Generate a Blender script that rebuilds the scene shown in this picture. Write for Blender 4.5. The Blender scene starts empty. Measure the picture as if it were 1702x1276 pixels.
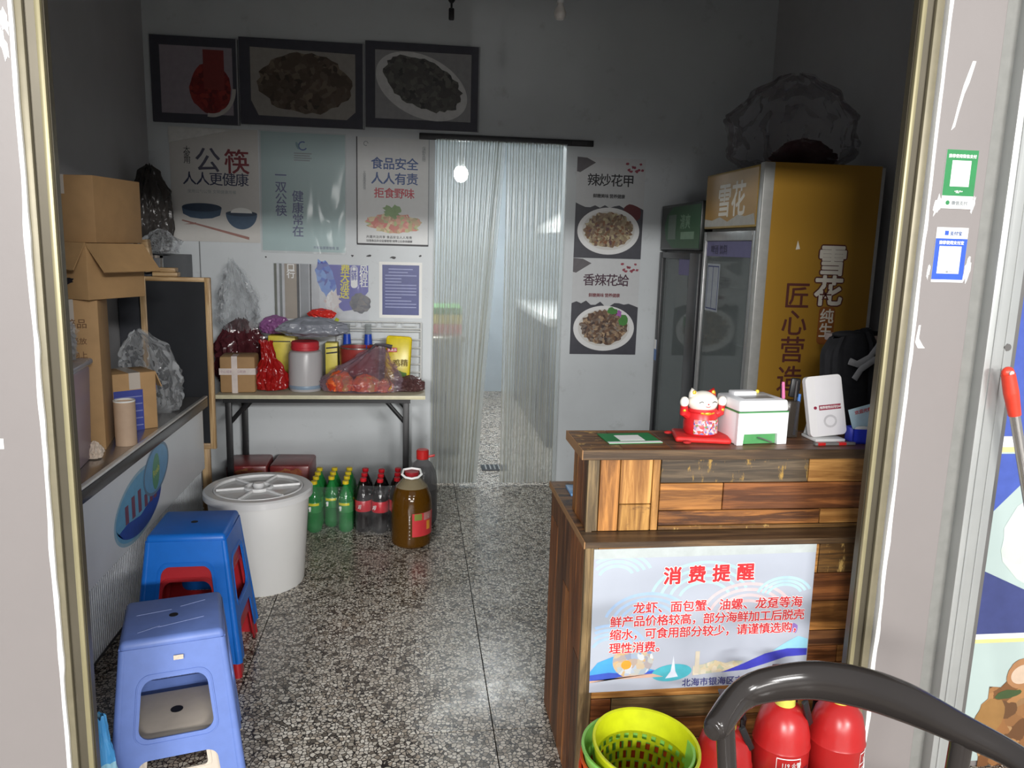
import bpy, bmesh, math, random
from mathutils import Vector, Matrix, Euler, noise
R = math.radians
PI = math.pi
scene = bpy.context.scene
C = scene.collection

# ------------------------------------------------------------------ camera
def make_camera():
    yaw, pitch, roll = R(7.245), R(-10.0), R(1.656)
    cy, sy, cp, sp = math.cos(yaw), math.sin(yaw), math.cos(pitch), math.sin(pitch)
    f = Vector((sy*cp, cy*cp, sp)); r = Vector((cy, -sy, 0)); u = r.cross(f)
    c, s = math.cos(roll), math.sin(roll)
    r2 = c*r + s*u; u2 = -s*r + c*u
    cam = bpy.data.cameras.new('camera')
    cam.sensor_fit = 'HORIZONTAL'; cam.sensor_width = 36.0
    cam.lens = 1300.0/1702.0*36.0
    cam.clip_start = 0.02
    o = bpy.data.objects.new('camera', cam); C.objects.link(o)
    m = Matrix((( r2.x, u2.x, -f.x, 0), (r2.y, u2.y, -f.y, 0), (r2.z, u2.z, -f.z, 1.5), (0, 0, 0, 1)))
    o.matrix_world = m
    scene.camera = o
make_camera()

# ------------------------------------------------------------------ light
scene.view_settings.view_transform = 'Standard'
scene.view_settings.look = 'None'
scene.view_settings.gamma = 1.0
scene.view_settings.use_curve_mapping = False
scene.view_settings.exposure = -0.14
w = bpy.data.worlds.new('street_evening'); scene.world = w; w.use_nodes = True
w.node_tree.nodes['Background'].inputs[0].default_value = (0.92, 0.95, 1.0, 1)
w.node_tree.nodes['Background'].inputs[1].default_value = 0.62

def area(name, loc, target, sx, sy, power, col):
    l = bpy.data.lights.new(name, 'AREA'); l.shape = 'RECTANGLE'; l.size = sx; l.size_y = sy
    l.energy = power; l.color = col
    o = bpy.data.objects.new(name, l); C.objects.link(o); o.location = loc
    d = Vector(target) - Vector(loc)
    o.rotation_euler = d.to_track_quat('-Z', 'Y').to_euler()
    return o
# lamp rows hung under the market roof across the lane, behind the photographer
area('street_lamp_row', (-3.2, -9.0, 3.85), (0.2, 3.5, 0.8), 2.6, 0.5, 920, (1.0, 0.985, 0.96))
area('street_lamp_row.001', (3.6, -9.4, 3.95), (0.2, 3.5, 0.8), 2.6, 0.5, 920, (1.0, 0.985, 0.96))
area('street_lamp_row.002', (-1.7, -3.7, 3.75), (0.2, 3.0, 0.4), 1.3, 0.4, 38, (1.0, 0.985, 0.96))
area('street_lamp_row.003', (2.0, -3.9, 3.8), (0.2, 3.0, 0.4), 1.3, 0.4, 38, (1.0, 0.985, 0.96))
# added fill light, low and far off, lifting the shaded upper back wall
area('upper_wall_fill', (0.3, -10.5, 2.35), (0.3, 3.0, 1.9), 4.5, 0.8, 430, (1.0, 0.98, 0.95))
# tube lamp on the kitchen ceiling
area('kitchen_lamp_light', (0.5, 6.3, 2.42), (0.5, 6.25, 0.0), 1.0, 0.25, 58, (0.95, 0.98, 1.0))

# ------------------------------------------------------------------ materials
_M = {}
def nodes(name):
    m = bpy.data.materials.new(name); m.use_nodes = True
    nt = m.node_tree; b = nt.nodes['Principled BSDF']
    return m, nt, b
def tc(nt, kind='Object', scale=(1, 1, 1)):
    t = nt.nodes.new('ShaderNodeTexCoord'); mp = nt.nodes.new('ShaderNodeMapping')
    mp.inputs['Scale'].default_value = scale
    nt.links.new(t.outputs[kind], mp.inputs['Vector'])
    return mp.outputs['Vector']
def pos(nt, scale=(1, 1, 1)):
    g = nt.nodes.new('ShaderNodeNewGeometry'); mp = nt.nodes.new('ShaderNodeMapping')
    mp.inputs['Scale'].default_value = scale
    nt.links.new(g.outputs['Position'], mp.inputs['Vector'])
    return mp.outputs['Vector']
def nz(nt, vec, scale, detail=4, rough=0.55, dist=0.0):
    n = nt.nodes.new('ShaderNodeTexNoise'); n.inputs['Scale'].default_value = scale
    n.inputs['Detail'].default_value = detail; n.inputs['Roughness'].default_value = rough
    n.inputs['Distortion'].default_value = dist
    nt.links.new(vec, n.inputs['Vector']); return n
def ramp(nt, fac, stops, interp='LINEAR'):
    r = nt.nodes.new('ShaderNodeValToRGB'); e = r.color_ramp.elements
    r.color_ramp.interpolation = interp
    while len(e) > 2: e.remove(e[-1])
    e[0].position, e[1].position = stops[0][0], stops[-1][0]
    e[0].color = (*stops[0][1], 1); e[1].color = (*stops[-1][1], 1)
    for p, c in stops[1:-1]:
        k = e.new(p); k.color = (*c, 1)
    nt.links.new(fac, r.inputs['Fac']); return r.outputs['Color']
def bump(nt, b, height, strength, dist=0.01):
    bp = nt.nodes.new('ShaderNodeBump'); bp.inputs['Strength'].default_value = strength
    bp.inputs['Distance'].default_value = dist
    nt.links.new(height, bp.inputs['Height']); nt.links.new(bp.outputs['Normal'], b.inputs['Normal'])
def srgb(r, g, b):
    f = lambda v: (v/255/12.92) if v <= 10 else ((v/255+0.055)/1.055)**2.4
    return (f(r), f(g), f(b))
def mul(c, k): return tuple(min(1, v*k) for v in c)
# plain material with a little mottling so nothing is perfectly flat
def mat(name, col, rough=0.5, metal=0.0, var=0.08, scale=30, bumpk=0.0, spec=0.5):
    if name in _M: return _M[name]
    m, nt, b = nodes(name)
    n = nz(nt, tc(nt), scale)
    nt.links.new(ramp(nt, n.outputs['Fac'], [(0.3, mul(col, 1-var)), (0.7, mul(col, 1+var))]), b.inputs['Base Color'])
    b.inputs['Roughness'].default_value = rough; b.inputs['Metallic'].default_value = metal
    b.inputs['Specular IOR Level'].default_value = spec
    if bumpk: bump(nt, b, n.outputs['Fac'], bumpk)
    _M[name] = m; return m
# see-through plastic: part clear, part glossy film
def film(name, tint=(1, 1, 1), body=(0.8, 0.8, 0.82), fac=0.3, rough=0.12, noise_scale=0, clearvar=0.0, edge=0.0):
    if name in _M: return _M[name]
    m, nt, b = nodes(name)
    b.inputs['Base Color'].default_value = (*body, 1); b.inputs['Roughness'].default_value = rough
    t = nt.nodes.new('ShaderNodeBsdfTransparent'); t.inputs['Color'].default_value = (*tint, 1)
    mx = nt.nodes.new('ShaderNodeMixShader'); mx.inputs['Fac'].default_value = fac
    if noise_scale:
        n = nz(nt, tc(nt), noise_scale, 5)
        r = nt.nodes.new('ShaderNodeMapRange'); r.inputs['From Min'].default_value = 0.3; r.inputs['From Max'].default_value = 0.7
        r.inputs['To Min'].default_value = max(0, fac-clearvar); r.inputs['To Max'].default_value = min(1, fac+clearvar)
        nt.links.new(n.outputs['Fac'], r.inputs['Value']); nt.links.new(r.outputs['Result'], mx.inputs['Fac'])
    if edge:
        fr = nt.nodes.new('ShaderNodeFresnel'); fr.inputs['IOR'].default_value = 1.5
        ad = nt.nodes.new('ShaderNodeMath'); ad.operation = 'MULTIPLY_ADD'; ad.use_clamp = True; ad.inputs[1].default_value = edge
        nt.links.new(fr.outputs[0], ad.inputs[0])
        if noise_scale: nt.links.new(r.outputs['Result'], ad.inputs[2])
        else: ad.inputs[2].default_value = fac
        nt.links.new(ad.outputs[0], mx.inputs['Fac'])
    nt.links.new(t.outputs[0], mx.inputs[1]); nt.links.new(b.outputs[0], mx.inputs[2])
    nt.links.new(mx.outputs[0], nt.nodes['Material Output'].inputs['Surface'])
    _M[name] = m; return m
# boards of the counter: weathered grain along one axis
def wood(name, dark, light, axis='X', streak=None, rough=0.45, grain=1.0):
    if name in _M: return _M[name]
    m, nt, b = nodes(name)
    sc = {'X': (1.4, 24, 24), 'Z': (24, 24, 1.4), 'Y': (24, 1.4, 24)}[axis]
    v = pos(nt, sc)
    n1 = nz(nt, v, 2.2*grain, 8, 0.65, 0.6); n2 = nz(nt, pos(nt, tuple(s*0.5 for s in sc)), 1.3, 3, 0.5, 1.2)
    c1 = ramp(nt, n1.outputs['Fac'], [(0.30, mul(dark, 0.7)), (0.45, dark), (0.62, light), (0.8, mul(light, 1.15))])
    c2 = ramp(nt, n2.outputs['Fac'], [(0.35, (0.55, 0.5, 0.45)), (0.6, (1, 1, 1))])
    mx = nt.nodes.new('ShaderNodeMix'); mx.data_type = 'RGBA'; mx.blend_type = 'MULTIPLY'; mx.inputs['Factor'].default_value = 0.8
    nt.links.new(c1, mx.inputs['A']); nt.links.new(c2, mx.inputs['B'])
    out = mx.outputs['Result']
    if streak:
        s2 = {'X': (26, 26, 9), 'Z': (9, 26, 26), 'Y': (26, 26, 9)}[axis]
        n3 = nz(nt, pos(nt, s2), 1.0, 6, 0.7)
        f3 = ramp(nt, n3.outputs['Fac'], [(0.56, (0, 0, 0)), (0.64, (1, 1, 1))])
        m3 = nt.nodes.new('ShaderNodeMix'); m3.data_type = 'RGBA'
        nt.links.new(f3, m3.inputs['Factor']); nt.links.new(out, m3.inputs['A']); m3.inputs['B'].default_value = (*streak, 1)
        out = m3.outputs['Result']
    nt.links.new(out, b.inputs['Base Color']); b.inputs['Roughness'].default_value = rough
    bump(nt, b, n1.outputs['Fac'], 0.15, 0.004)
    _M[name] = m; return m
def terrazzo():
    m, nt, b = nodes('terrazzo')
    v = pos(nt, (1, 1, 1))
    wn = nz(nt, v, 40, 2)
    ad = nt.nodes.new('ShaderNodeMixRGB'); ad.blend_type = 'ADD'; ad.inputs[0].default_value = 0.012
    nt.links.new(v, ad.inputs[1]); nt.links.new(wn.outputs['Color'], ad.inputs[2])
    def vor(feature, scale=72):
        t = nt.nodes.new('ShaderNodeTexVoronoi'); t.feature = feature; t.inputs['Scale'].default_value = scale
        nt.links.new(ad.outputs[0], t.inputs['Vector']); return t
    e = vor('DISTANCE_TO_EDGE'); c = vor('F1')
    mask = ramp(nt, e.outputs['Distance'], [(0.06, (0, 0, 0)), (0.115, (1, 1, 1))])
    sep = nt.nodes.new('ShaderNodeSeparateColor'); nt.links.new(c.outputs['Color'], sep.inputs[0])
    chip = ramp(nt, sep.outputs[0], [(0.0, srgb(92, 84, 76)), (0.16, srgb(150, 140, 126)), (0.35, srgb(206, 198, 184)), (0.7, srgb(240, 234, 222)), (1.0, srgb(182, 168, 150))])
    mx = nt.nodes.new('ShaderNodeMix'); mx.data_type = 'RGBA'
    nt.links.new(mask, mx.inputs['Factor']); mx.inputs['A'].default_value = (*srgb(42, 36, 34), 1); nt.links.new(chip, mx.inputs['B'])
    big = nz(nt, v, 1.7, 3)
    dirt = ramp(nt, big.outputs['Fac'], [(0.3, (0.86, 0.84, 0.82)), (0.7, (1, 1, 1))])
    m2 = nt.nodes.new('ShaderNodeMix'); m2.data_type = 'RGBA'; m2.blend_type = 'MULTIPLY'; m2.inputs['Factor'].default_value = 1.0
    nt.links.new(mx.outputs['Result'], m2.inputs['A']); nt.links.new(dirt, m2.inputs['B'])
    nt.links.new(m2.outputs['Result'], b.inputs['Base Color'])
    wet = nz(nt, v, 2.6, 5, 0.6)
    rr = ramp(nt, wet.outputs['Fac'], [(0.38, (0.16,)*3), (0.62, (0.34,)*3)])
    nt.links.new(rr, b.inputs['Roughness']); b.inputs['Specular IOR Level'].default_value = 0.62
    bn = nz(nt, v, 22, 4)
    bump(nt, b, bn.outputs['Fac'], 0.12, 0.006)
    return m
def food(name, cols, scale=60, rough=0.4):
    if name in _M: return _M[name]
    m, nt, b = nodes(name)
    v = tc(nt)
    wn = nz(nt, v, 18, 3)
    ad = nt.nodes.new('ShaderNodeMixRGB'); ad.blend_type = 'ADD'; ad.inputs[0].default_value = 0.06
    nt.links.new(v, ad.inputs[1]); nt.links.new(wn.outputs['Color'], ad.inputs[2])
    t = nt.nodes.new('ShaderNodeTexVoronoi'); t.inputs['Scale'].default_value = scale
    nt.links.new(ad.outputs[0], t.inputs['Vector'])
    sep = nt.nodes.new('ShaderNodeSeparateColor'); nt.links.new(t.outputs['Color'], sep.inputs[0])
    k = len(cols)
    c = ramp(nt, sep.outputs[0], [(i/(k-1), col) for i, col in enumerate(cols)])
    nt.links.new(c, b.inputs['Base Color']); b.inputs['Roughness'].default_value = rough
    _M[name] = m; return m

# ------------------------------------------------------------------ mesh helpers
class B:
    def __init__(s): s.bm = bmesh.new()
    def _merge(s, bm, M=None):
        if M is not None: bmesh.ops.transform(bm, matrix=M, verts=bm.verts)
        me = bpy.data.meshes.new('t'); bm.to_mesh(me); bm.free(); s.bm.from_mesh(me); bpy.data.meshes.remove(me); return s
    def box(s, c, d, bev=0.0, rot=(0, 0, 0), seg=2, taper=None):
        bm = bmesh.new(); bmesh.ops.create_cube(bm, size=1.0)
        for v in bm.verts:
            if taper and v.co.z > 0: v.co.x *= taper[0]; v.co.y *= taper[1]
            v.co = Vector((v.co.x*d[0], v.co.y*d[1], v.co.z*d[2]))
        if bev: bmesh.ops.bevel(bm, geom=list(bm.edges), offset=bev, segments=seg, profile=0.5, affect='EDGES')
        return s._merge(bm, Matrix.Translation(c) @ Euler(rot).to_matrix().to_4x4())
    def bx(s, x0, x1, y0, y1, z0, z1, bev=0.0, seg=2):
        return s.box(((x0+x1)/2, (y0+y1)/2, (z0+z1)/2), (x1-x0, y1-y0, z1-z0), bev, seg=seg)
    def cyl(s, p0, p1, r0, r1=None, n=20):
        p0, p1 = Vector(p0), Vector(p1); d = p1-p0
        bm = bmesh.new()
        bmesh.ops.create_cone(bm, cap_ends=True, segments=n, radius1=r0, radius2=r0 if r1 is None else r1, depth=d.length)
        return s._merge(bm, Matrix.Translation((p0+p1)/2) @ d.to_track_quat('Z', 'Y').to_matrix().to_4x4())
    def sphere(s, c, r, n=24, rot=(0, 0, 0)):
        if not isinstance(r, (tuple, list)): r = (r, r, r)
        bm = bmesh.new(); bmesh.ops.create_uvsphere(bm, u_segments=n, v_segments=n//2, radius=1.0)
        return s._merge(bm, Matrix.Translation(c) @ Euler(rot).to_matrix().to_4x4() @ Matrix.Diagonal((*r, 1)))
    def lathe(s, prof, n=32, c=(0, 0, 0), M=None):
        bm = bmesh.new(); rings = []
        for r, z in prof:
            if r < 1e-5: rings.append([bm.verts.new((0, 0, z))])
            else: rings.append([bm.verts.new((r*math.cos(2*PI*i/n), r*math.sin(2*PI*i/n), z)) for i in range(n)])
        for a, b_ in zip(rings, rings[1:]):
            if len(a) == 1 and len(b_) == 1: continue
            for i in range(n):
                j = (i+1) % n
                if len(a) == 1: bm.faces.new((a[0], b_[j], b_[i]))
                elif len(b_) == 1: bm.faces.new((a[i], a[j], b_[0]))
                else: bm.faces.new((a[i], a[j], b_[j], b_[i]))
        return s._merge(bm, M if M is not None else Matrix.Translation(c))
    def tube(s, pts, r, n=10, closed=False, flat=None, up=(0, 0, 1)):
        pts = [Vector(p) for p in pts]; k = len(pts); bm = bmesh.new(); rings = []
        for i, p in enumerate(pts):
            if closed: t = pts[(i+1) % k]-pts[i-1]
            else: t = pts[min(i+1, k-1)]-pts[max(i-1, 0)]
            t.normalize(); u = Vector(up); side = t.cross(u)
            if side.length < 1e-4: side = t.cross(Vector((1, 0, 0)))
            side.normalize(); u2 = side.cross(t).normalized()
            rr = r[i] if isinstance(r, (list, tuple)) else r
            ru = flat[i] if isinstance(flat, (list, tuple)) else (flat if flat else rr)
            rings.append([bm.verts.new(p + side*(rr*math.cos(2*PI*q/n)) + u2*(ru*math.sin(2*PI*q/n))) for q in range(n)])
        for i in range(k if closed else k-1):
            a, b_ = rings[i], rings[(i+1) % k]
            for q in range(n): bm.faces.new((a[q], a[(q+1) % n], b_[(q+1) % n], b_[q]))
        if not closed:
            bm.faces.new(rings[0][::-1]); bm.faces.new(rings[-1])
        bmesh.ops.recalc_face_normals(bm, faces=bm.faces)
        return s._merge(bm)
    def prism(s, poly, y0, y1):          # polygon (x,z) pushed along y
        bm = bmesh.new()
        a = [bm.verts.new((x, y0, z)) for x, z in poly]; b_ = [bm.verts.new((x, y1, z)) for x, z in poly]
        n = len(poly); bm.faces.new(a); bm.faces.new(b_[::-1])
        for i in range(n): bm.faces.new((a[i], b_[i], b_[(i+1) % n], a[(i+1) % n]))
        bmesh.ops.recalc_face_normals(bm, faces=bm.faces)
        return s._merge(bm)
    def quad(s, *vs):
        f = [s.bm.verts.new(v) for v in vs]; s.bm.faces.new(f); return s
    def grid(s, fn, nu, nv, wrap=False):
        vs = [[s.bm.verts.new(fn(i/(nu if wrap else nu-1), j/(nv-1))) for i in range(nu)] for j in range(nv)]
        for j in range(nv-1):
            for i in range(nu if wrap else nu-1):
                s.bm.faces.new((vs[j][i], vs[j][(i+1) % nu], vs[j+1][(i+1) % nu], vs[j+1][i]))
        return s
    def mesh(s, name):
        me = bpy.data.meshes.new(name); s.bm.to_mesh(me); s.bm.free(); return me

def link(name, me, m, parent=None, loc=(0, 0, 0), rot=(0, 0, 0), smooth=35):
    o = bpy.data.objects.new(name, me)
    if m and me and not me.materials: me.materials.append(m)
    if smooth and me:
        me.shade_smooth(); me.set_sharp_from_angle(angle=R(smooth))
    C.objects.link(o); o.location = loc; o.rotation_euler = rot
    if parent: o.parent = parent
    return o
def obj(name, b, m, parent=None, loc=(0, 0, 0), rot=(0, 0, 0), smooth=35):
    return link(name, b.mesh(name), m, parent, loc, rot, smooth)
def tag(o, label, cat, group=None):
    o['label'] = label; o['category'] = cat
    if group: o['group'] = group
    return o
def thing(name, label, cat, loc=(0, 0, 0), rz=0.0, group=None):
    o = bpy.data.objects.new(name, None); C.objects.link(o); o.location = loc; o.rotation_euler = (0, 0, R(rz))
    o.empty_display_size = 0.05
    return tag(o, label, cat, group)
def struct(name, b, m, parent=None, loc=(0, 0, 0), label=None):
    o = obj(name, b, m, parent, loc, smooth=None)
    if not parent: o['kind'] = 'structure'
    if label: o['label'] = label
    return o
def dup(o, loc, rz=None, label=None, parent=None):
    c = o.copy(); C.objects.link(c)
    if parent: c.parent = parent
    else: c.location = loc
    if rz is not None: c.rotation_euler.z = R(rz)
    if label: c['label'] = label
    for ch in list(o.children): dup(ch, None, parent=c)
    return c
_tc = {}
def text(name, body, size, m, parent, u, v, eps=0.002, bold=0.0, align='LEFT', space=1.0, line=1.0, vertical=False, rot=0.0, depth=0.0, sx=1.0, wrap=None, shear=0.0):
    if vertical: body = '\n'.join(body)
    c = bpy.data.curves.new(name, 'FONT'); c.body = body; c.size = size; c.align_x = align; c.align_y = 'TOP' if (vertical or '\n' in body) else 'BOTTOM_BASELINE'
    c.space_character = space; c.space_line = line; c.shear = shear; c.extrude = depth
    c.resolution_u = 2
    t = bpy.data.objects.new('t', c); C.objects.link(t)
    me = bpy.data.meshes.new_from_object(t)
    bpy.data.objects.remove(t); bpy.data.curves.remove(c)
    me.name = name
    if bold:
        bm = bmesh.new(); n_ = 6 if bold < 0.03 else 10
        for k_ in range(n_):
            t_ = me.copy(); a_ = 2*PI*k_/n_
            t_.transform(Matrix.Translation((bold*size*math.cos(a_), bold*size*math.sin(a_), 0.00006*k_))); bm.from_mesh(t_); bpy.data.meshes.remove(t_)
        bm.to_mesh(me); bm.free()
    if wrap:
        for q in me.vertices:
            a = q.co.x/wrap
            q.co = Vector((wrap*math.sin(a), q.co.y, wrap*(math.cos(a)-1)))
    me.materials.clear(); me.materials.append(m)
    o = bpy.data.objects.new(name, me); C.objects.link(o); o.parent = parent
    o.location = (u, -eps, v); o.rotation_euler = (R(90), R(-rot), 0); o.scale.x = sx
    return o
def flat(name, poly, m, parent, eps=0.001):
    me = bpy.data.meshes.new(name)
    me.from_pydata([(u, 0, v) for u, v in poly], [], [tuple(range(len(poly)))])
    me.materials.append(m)
    o = bpy.data.objects.new(name, me); C.objects.link(o); o.parent = parent; o.location = (0, -eps, 0)
    return o
def rect(u0, v0, u1, v1): return [(u0, v0), (u1, v0), (u1, v1), (u0, v1)]
def ell(cx, cz, rx, rz, n=40, rot=0.0, jit=0.0, seed=1, a0=0, a1=360):
    rg = random.Random(seed); out = []
    c, s = math.cos(R(rot)), math.sin(R(rot))
    full = (a1-a0) >= 360
    for i in range(n):
        a = R(a0+(a1-a0)*i/(n if full else n-1)); k = 1+rg.uniform(-jit, jit)
        x, z = rx*math.cos(a)*k, rz*math.sin(a)*k
        out.append((cx+c*x-s*z, cz+s*x+c*z))
    return out
def ringpoly(cx, cz, rx, rz, t, a0, a1, n=24):
    return ell(cx, cz, rx, rz, n, a0=a0, a1=a1) + ell(cx, cz, rx-t, rz-t, n, a0=a0, a1=a1)[::-1]
def arcband(name, cx, cz, rx, rz, t, a0, a1, m, parent, eps, lim, n=26):
    V, F = [], []
    pts = [(cx+k_*math.cos(R(a0+(a1-a0)*i/n)), cz+q_*math.sin(R(a0+(a1-a0)*i/n))) for i in range(n+1) for k_, q_ in ((rx, rz), (rx-t, rz-t))]
    ok = lambda p: lim[0] < p[0] < lim[2] and lim[1] < p[1] < lim[3]
    for i in range(n):
        q = [pts[2*i], pts[2*i+1], pts[2*i+3], pts[2*i+2]]
        if all(ok(p) for p in q):
            b0 = len(V); V += [(u, 0, v) for u, v in q]; F.append((b0, b0+1, b0+2, b0+3))
    if not F: return
    me = bpy.data.meshes.new(name); me.from_pydata(V, [], F)
    bm = bmesh.new(); bm.from_mesh(me); bmesh.ops.remove_doubles(bm, verts=bm.verts, dist=1e-6); bm.to_mesh(me); bm.free()
    me.materials.append(m); o = bpy.data.objects.new(name, me); C.objects.link(o); o.parent = parent; o.location = (0, -eps, 0)
def plate(outer, holes, th):              # flat sheet with holes in x,z, thickness along y
    c = bpy.data.curves.new('p', 'CURVE'); c.dimensions = '2D'; c.fill_mode = 'BOTH'; c.extrude = th/2
    for pl in [outer]+holes:
        sp = c.splines.new('POLY'); sp.points.add(len(pl)-1); sp.use_cyclic_u = True
        for p, q in zip(sp.points, pl): p.co = (q[0], q[1], 0, 1)
    t = bpy.data.objects.new('t', c); C.objects.link(t)
    me = bpy.data.meshes.new_from_object(t)
    bpy.data.objects.remove(t); bpy.data.curves.remove(c)
    me.transform(Matrix.Rotation(R(90), 4, 'X'))
    return me
def rrect(x0, z0, x1, z1, r, n=6, top_in=0.0):
    out = []
    for cx, cz, a in ((x1-r, z1-r, 0), (x0+r, z1-r, 90), (x0+r, z0+r, 180), (x1-r, z0+r, 270)):
        for i in range(n+1):
            t = R(a+90*i/n); out.append((cx+r*math.cos(t), cz+r*math.sin(t)))
    if top_in:
        m_ = (x0+x1)/2
        out = [(m_+(x-m_)*(1-top_in*(z-z0)/(z1-z0)), z) for x, z in out]
    return out
# soft, creased bag: a lathed outline (height, radius) pulled about by noise
def bag(name, m, prof, rx, ry, seed, amp=0.16, freq=5.0, lean=(0, 0), parent=None, loc=(0, 0, 0), rz=0.0, nu=90, nv=56, crease=1.0, fine=0.04):
    hmax = prof[-1][0]
    def rad(h):
        for (h0, r0), (h1, r1) in zip(prof, prof[1:]):
            if h <= h1+1e-9:
                k = (h-h0)/(h1-h0) if h1 > h0 else 0
                k = k*k*(3-2*k); return r0+(r1-r0)*k
        return prof[-1][1]
    def fn(u, v):
        a = 2*PI*u; h = hmax*v; r = rad(h)
        p = Vector((math.cos(a)*1.6, math.sin(a)*1.6, h/hmax*1.3*crease+seed*7.3))
        n1 = abs(noise.noise(p*freq*0.45)); n2 = abs(noise.noise(p*freq+Vector((9, 2, 4)))); n3 = noise.noise(p*freq*3.1)
        k = 1+amp*(1.0-2.6*n1)+amp*0.55*(0.6-2.4*n2)+fine*n3
        zz = h + hmax*0.10*noise.noise(p*freq*0.5+Vector((3, 8, 1)))*(v*(1.15-v)*3)
        if v == 0: zz = 0
        return (r*rx*k*math.cos(a)+lean[0]*v*v, r*ry*k*math.sin(a)+lean[1]*v*v, max(0.0, zz))
    b = B(); b.grid(fn, nu, nv, wrap=True)
    return link(name, b.mesh(name), m, parent, loc, (0, 0, R(rz)), 50)

# ------------------------------------------------------------------ shared materials
def painted(name, col, var=0.05, rough=0.55, stain=None):
    if name in _M: return _M[name]
    m, nt, b = nodes(name)
    v = pos(nt)
    n = nz(nt, v, 3.0, 6, 0.6)
    c = ramp(nt, n.outputs['Fac'], [(0.3, mul(col, 1-var)), (0.7, mul(col, 1+var))])
    if stain:
        n2 = nz(nt, v, 9, 6, 0.7); f2 = ramp(nt, n2.outputs['Fac'], [(0.6, (0, 0, 0)), (0.75, (1, 1, 1))])
        mx = nt.nodes.new('ShaderNodeMix'); mx.data_type = 'RGBA'; nt.links.new(f2, mx.inputs['Factor'])
        nt.links.new(c, mx.inputs['A']); mx.inputs['B'].default_value = (*stain, 1); c = mx.outputs['Result']
    nt.links.new(c, b.inputs['Base Color']); b.inputs['Roughness'].default_value = rough
    n3 = nz(nt, v, 60, 3); bump(nt, b, n3.outputs['Fac'], 0.06, 0.003)
    _M[name] = m; return m
WALL = painted('wall_paint', srgb(200, 205, 208), 0.04, 0.5, srgb(184, 188, 190))
CEIL = painted('ceiling_paint', srgb(186, 186, 186), 0.06)
SIDEWALL = painted('side_wall_paint', srgb(180, 180, 182), 0.06)
KWALL = painted('kitchen_wall_tile', srgb(190, 200, 206), 0.05, 0.3)
PANEL = painted('cladding_grey', srgb(135, 129, 127), 0.03, 0.42)
BRONZE = mat('frame_bronze', srgb(88, 82, 68), 0.38, 0.35, 0.06, 12)
BRONZE_L = mat('frame_champagne', srgb(150, 142, 110), 0.36, 0.3, 0.05, 12)
CAULK = mat('white_caulk', srgb(238, 238, 236), 0.6, 0, 0.03, 40)
ALU = mat('aluminium', srgb(176, 178, 176), 0.32, 0.35, 0.04, 10)
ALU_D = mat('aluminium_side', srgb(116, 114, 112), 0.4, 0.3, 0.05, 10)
STEEL = mat('stainless', srgb(176, 172, 168), 0.24, 0.85, 0.06, 18)
BLACK = mat('black_plastic', srgb(30, 30, 32), 0.4)
BLACKM = mat('black_metal', srgb(34, 34, 36), 0.42, 0.2)
WHITE = mat('white_plastic', srgb(236, 237, 236), 0.35, 0, 0.02)
PAPER = mat('white_paper', srgb(232, 232, 228), 0.55, 0, 0.02)
NAVY = mat('ink_navy', srgb(52, 62, 120), 0.5); INK = mat('ink_black', srgb(36, 34, 40), 0.5)
BLUEINK = mat('ink_blue', srgb(48, 84, 150), 0.5); REDINK = mat('ink_red', srgb(206, 44, 50), 0.5)
DKRED = mat('ink_darkred', srgb(116, 34, 44), 0.5); GREENINK = mat('ink_green', srgb(34, 128, 70), 0.5)
GREYINK = mat('ink_grey', srgb(140, 146, 150), 0.5); TEALINK = mat('ink_teal', srgb(110, 150, 160), 0.5)
YELLOWINK = mat('ink_yellow', srgb(226, 214, 40), 0.5); WHITEINK = mat('ink_white', srgb(244, 244, 242), 0.5, 0, 0.02)
CARD = mat('cardboard', srgb(178, 142, 98), 0.75, 0, 0.07, 14, 0.05)
CARD2 = mat('cardboard_dark', srgb(160, 126, 86), 0.75, 0, 0.08, 14, 0.05)
TAPE = film('packing_tape', (0.9, 0.85, 0.75), srgb(214, 206, 196), 0.75, 0.25)
CLEAR = film('clear_bag', (0.97, 0.975, 0.98), (0.74, 0.76, 0.78), 0.05, 0.07, 12, 0.07, 0.45)
REDP = mat('red_plastic', srgb(206, 40, 40), 0.35)

# ------------------------------------------------------------------ floor
FL = -0.006
fl = struct('floor', B().bx(-1.7, 2.5, -1.2, 8.3, -0.12, FL), mat('floor_joint', srgb(40, 35, 33), 0.7))
TZ = terrazzo()
tile_me = B().bx(-0.4130, 0.4130, -0.4130, 0.4130, FL, 0.0).mesh('tile'); tile_me.materials.append(TZ)
for i in range(-1, 4):
    for j in range(-4, 7):
        t = bpy.data.objects.new('floor_tile', tile_me); C.objects.link(t); t.parent = fl
        t.location = (-0.575+0.83*(i+0.5), 3.05+0.83*(j+0.5), 0)
ground = struct('ground', B().bx(-9, 9, -9, -1.2, -0.12, -0.004), painted('lane_concrete', srgb(150, 148, 144)))

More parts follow.
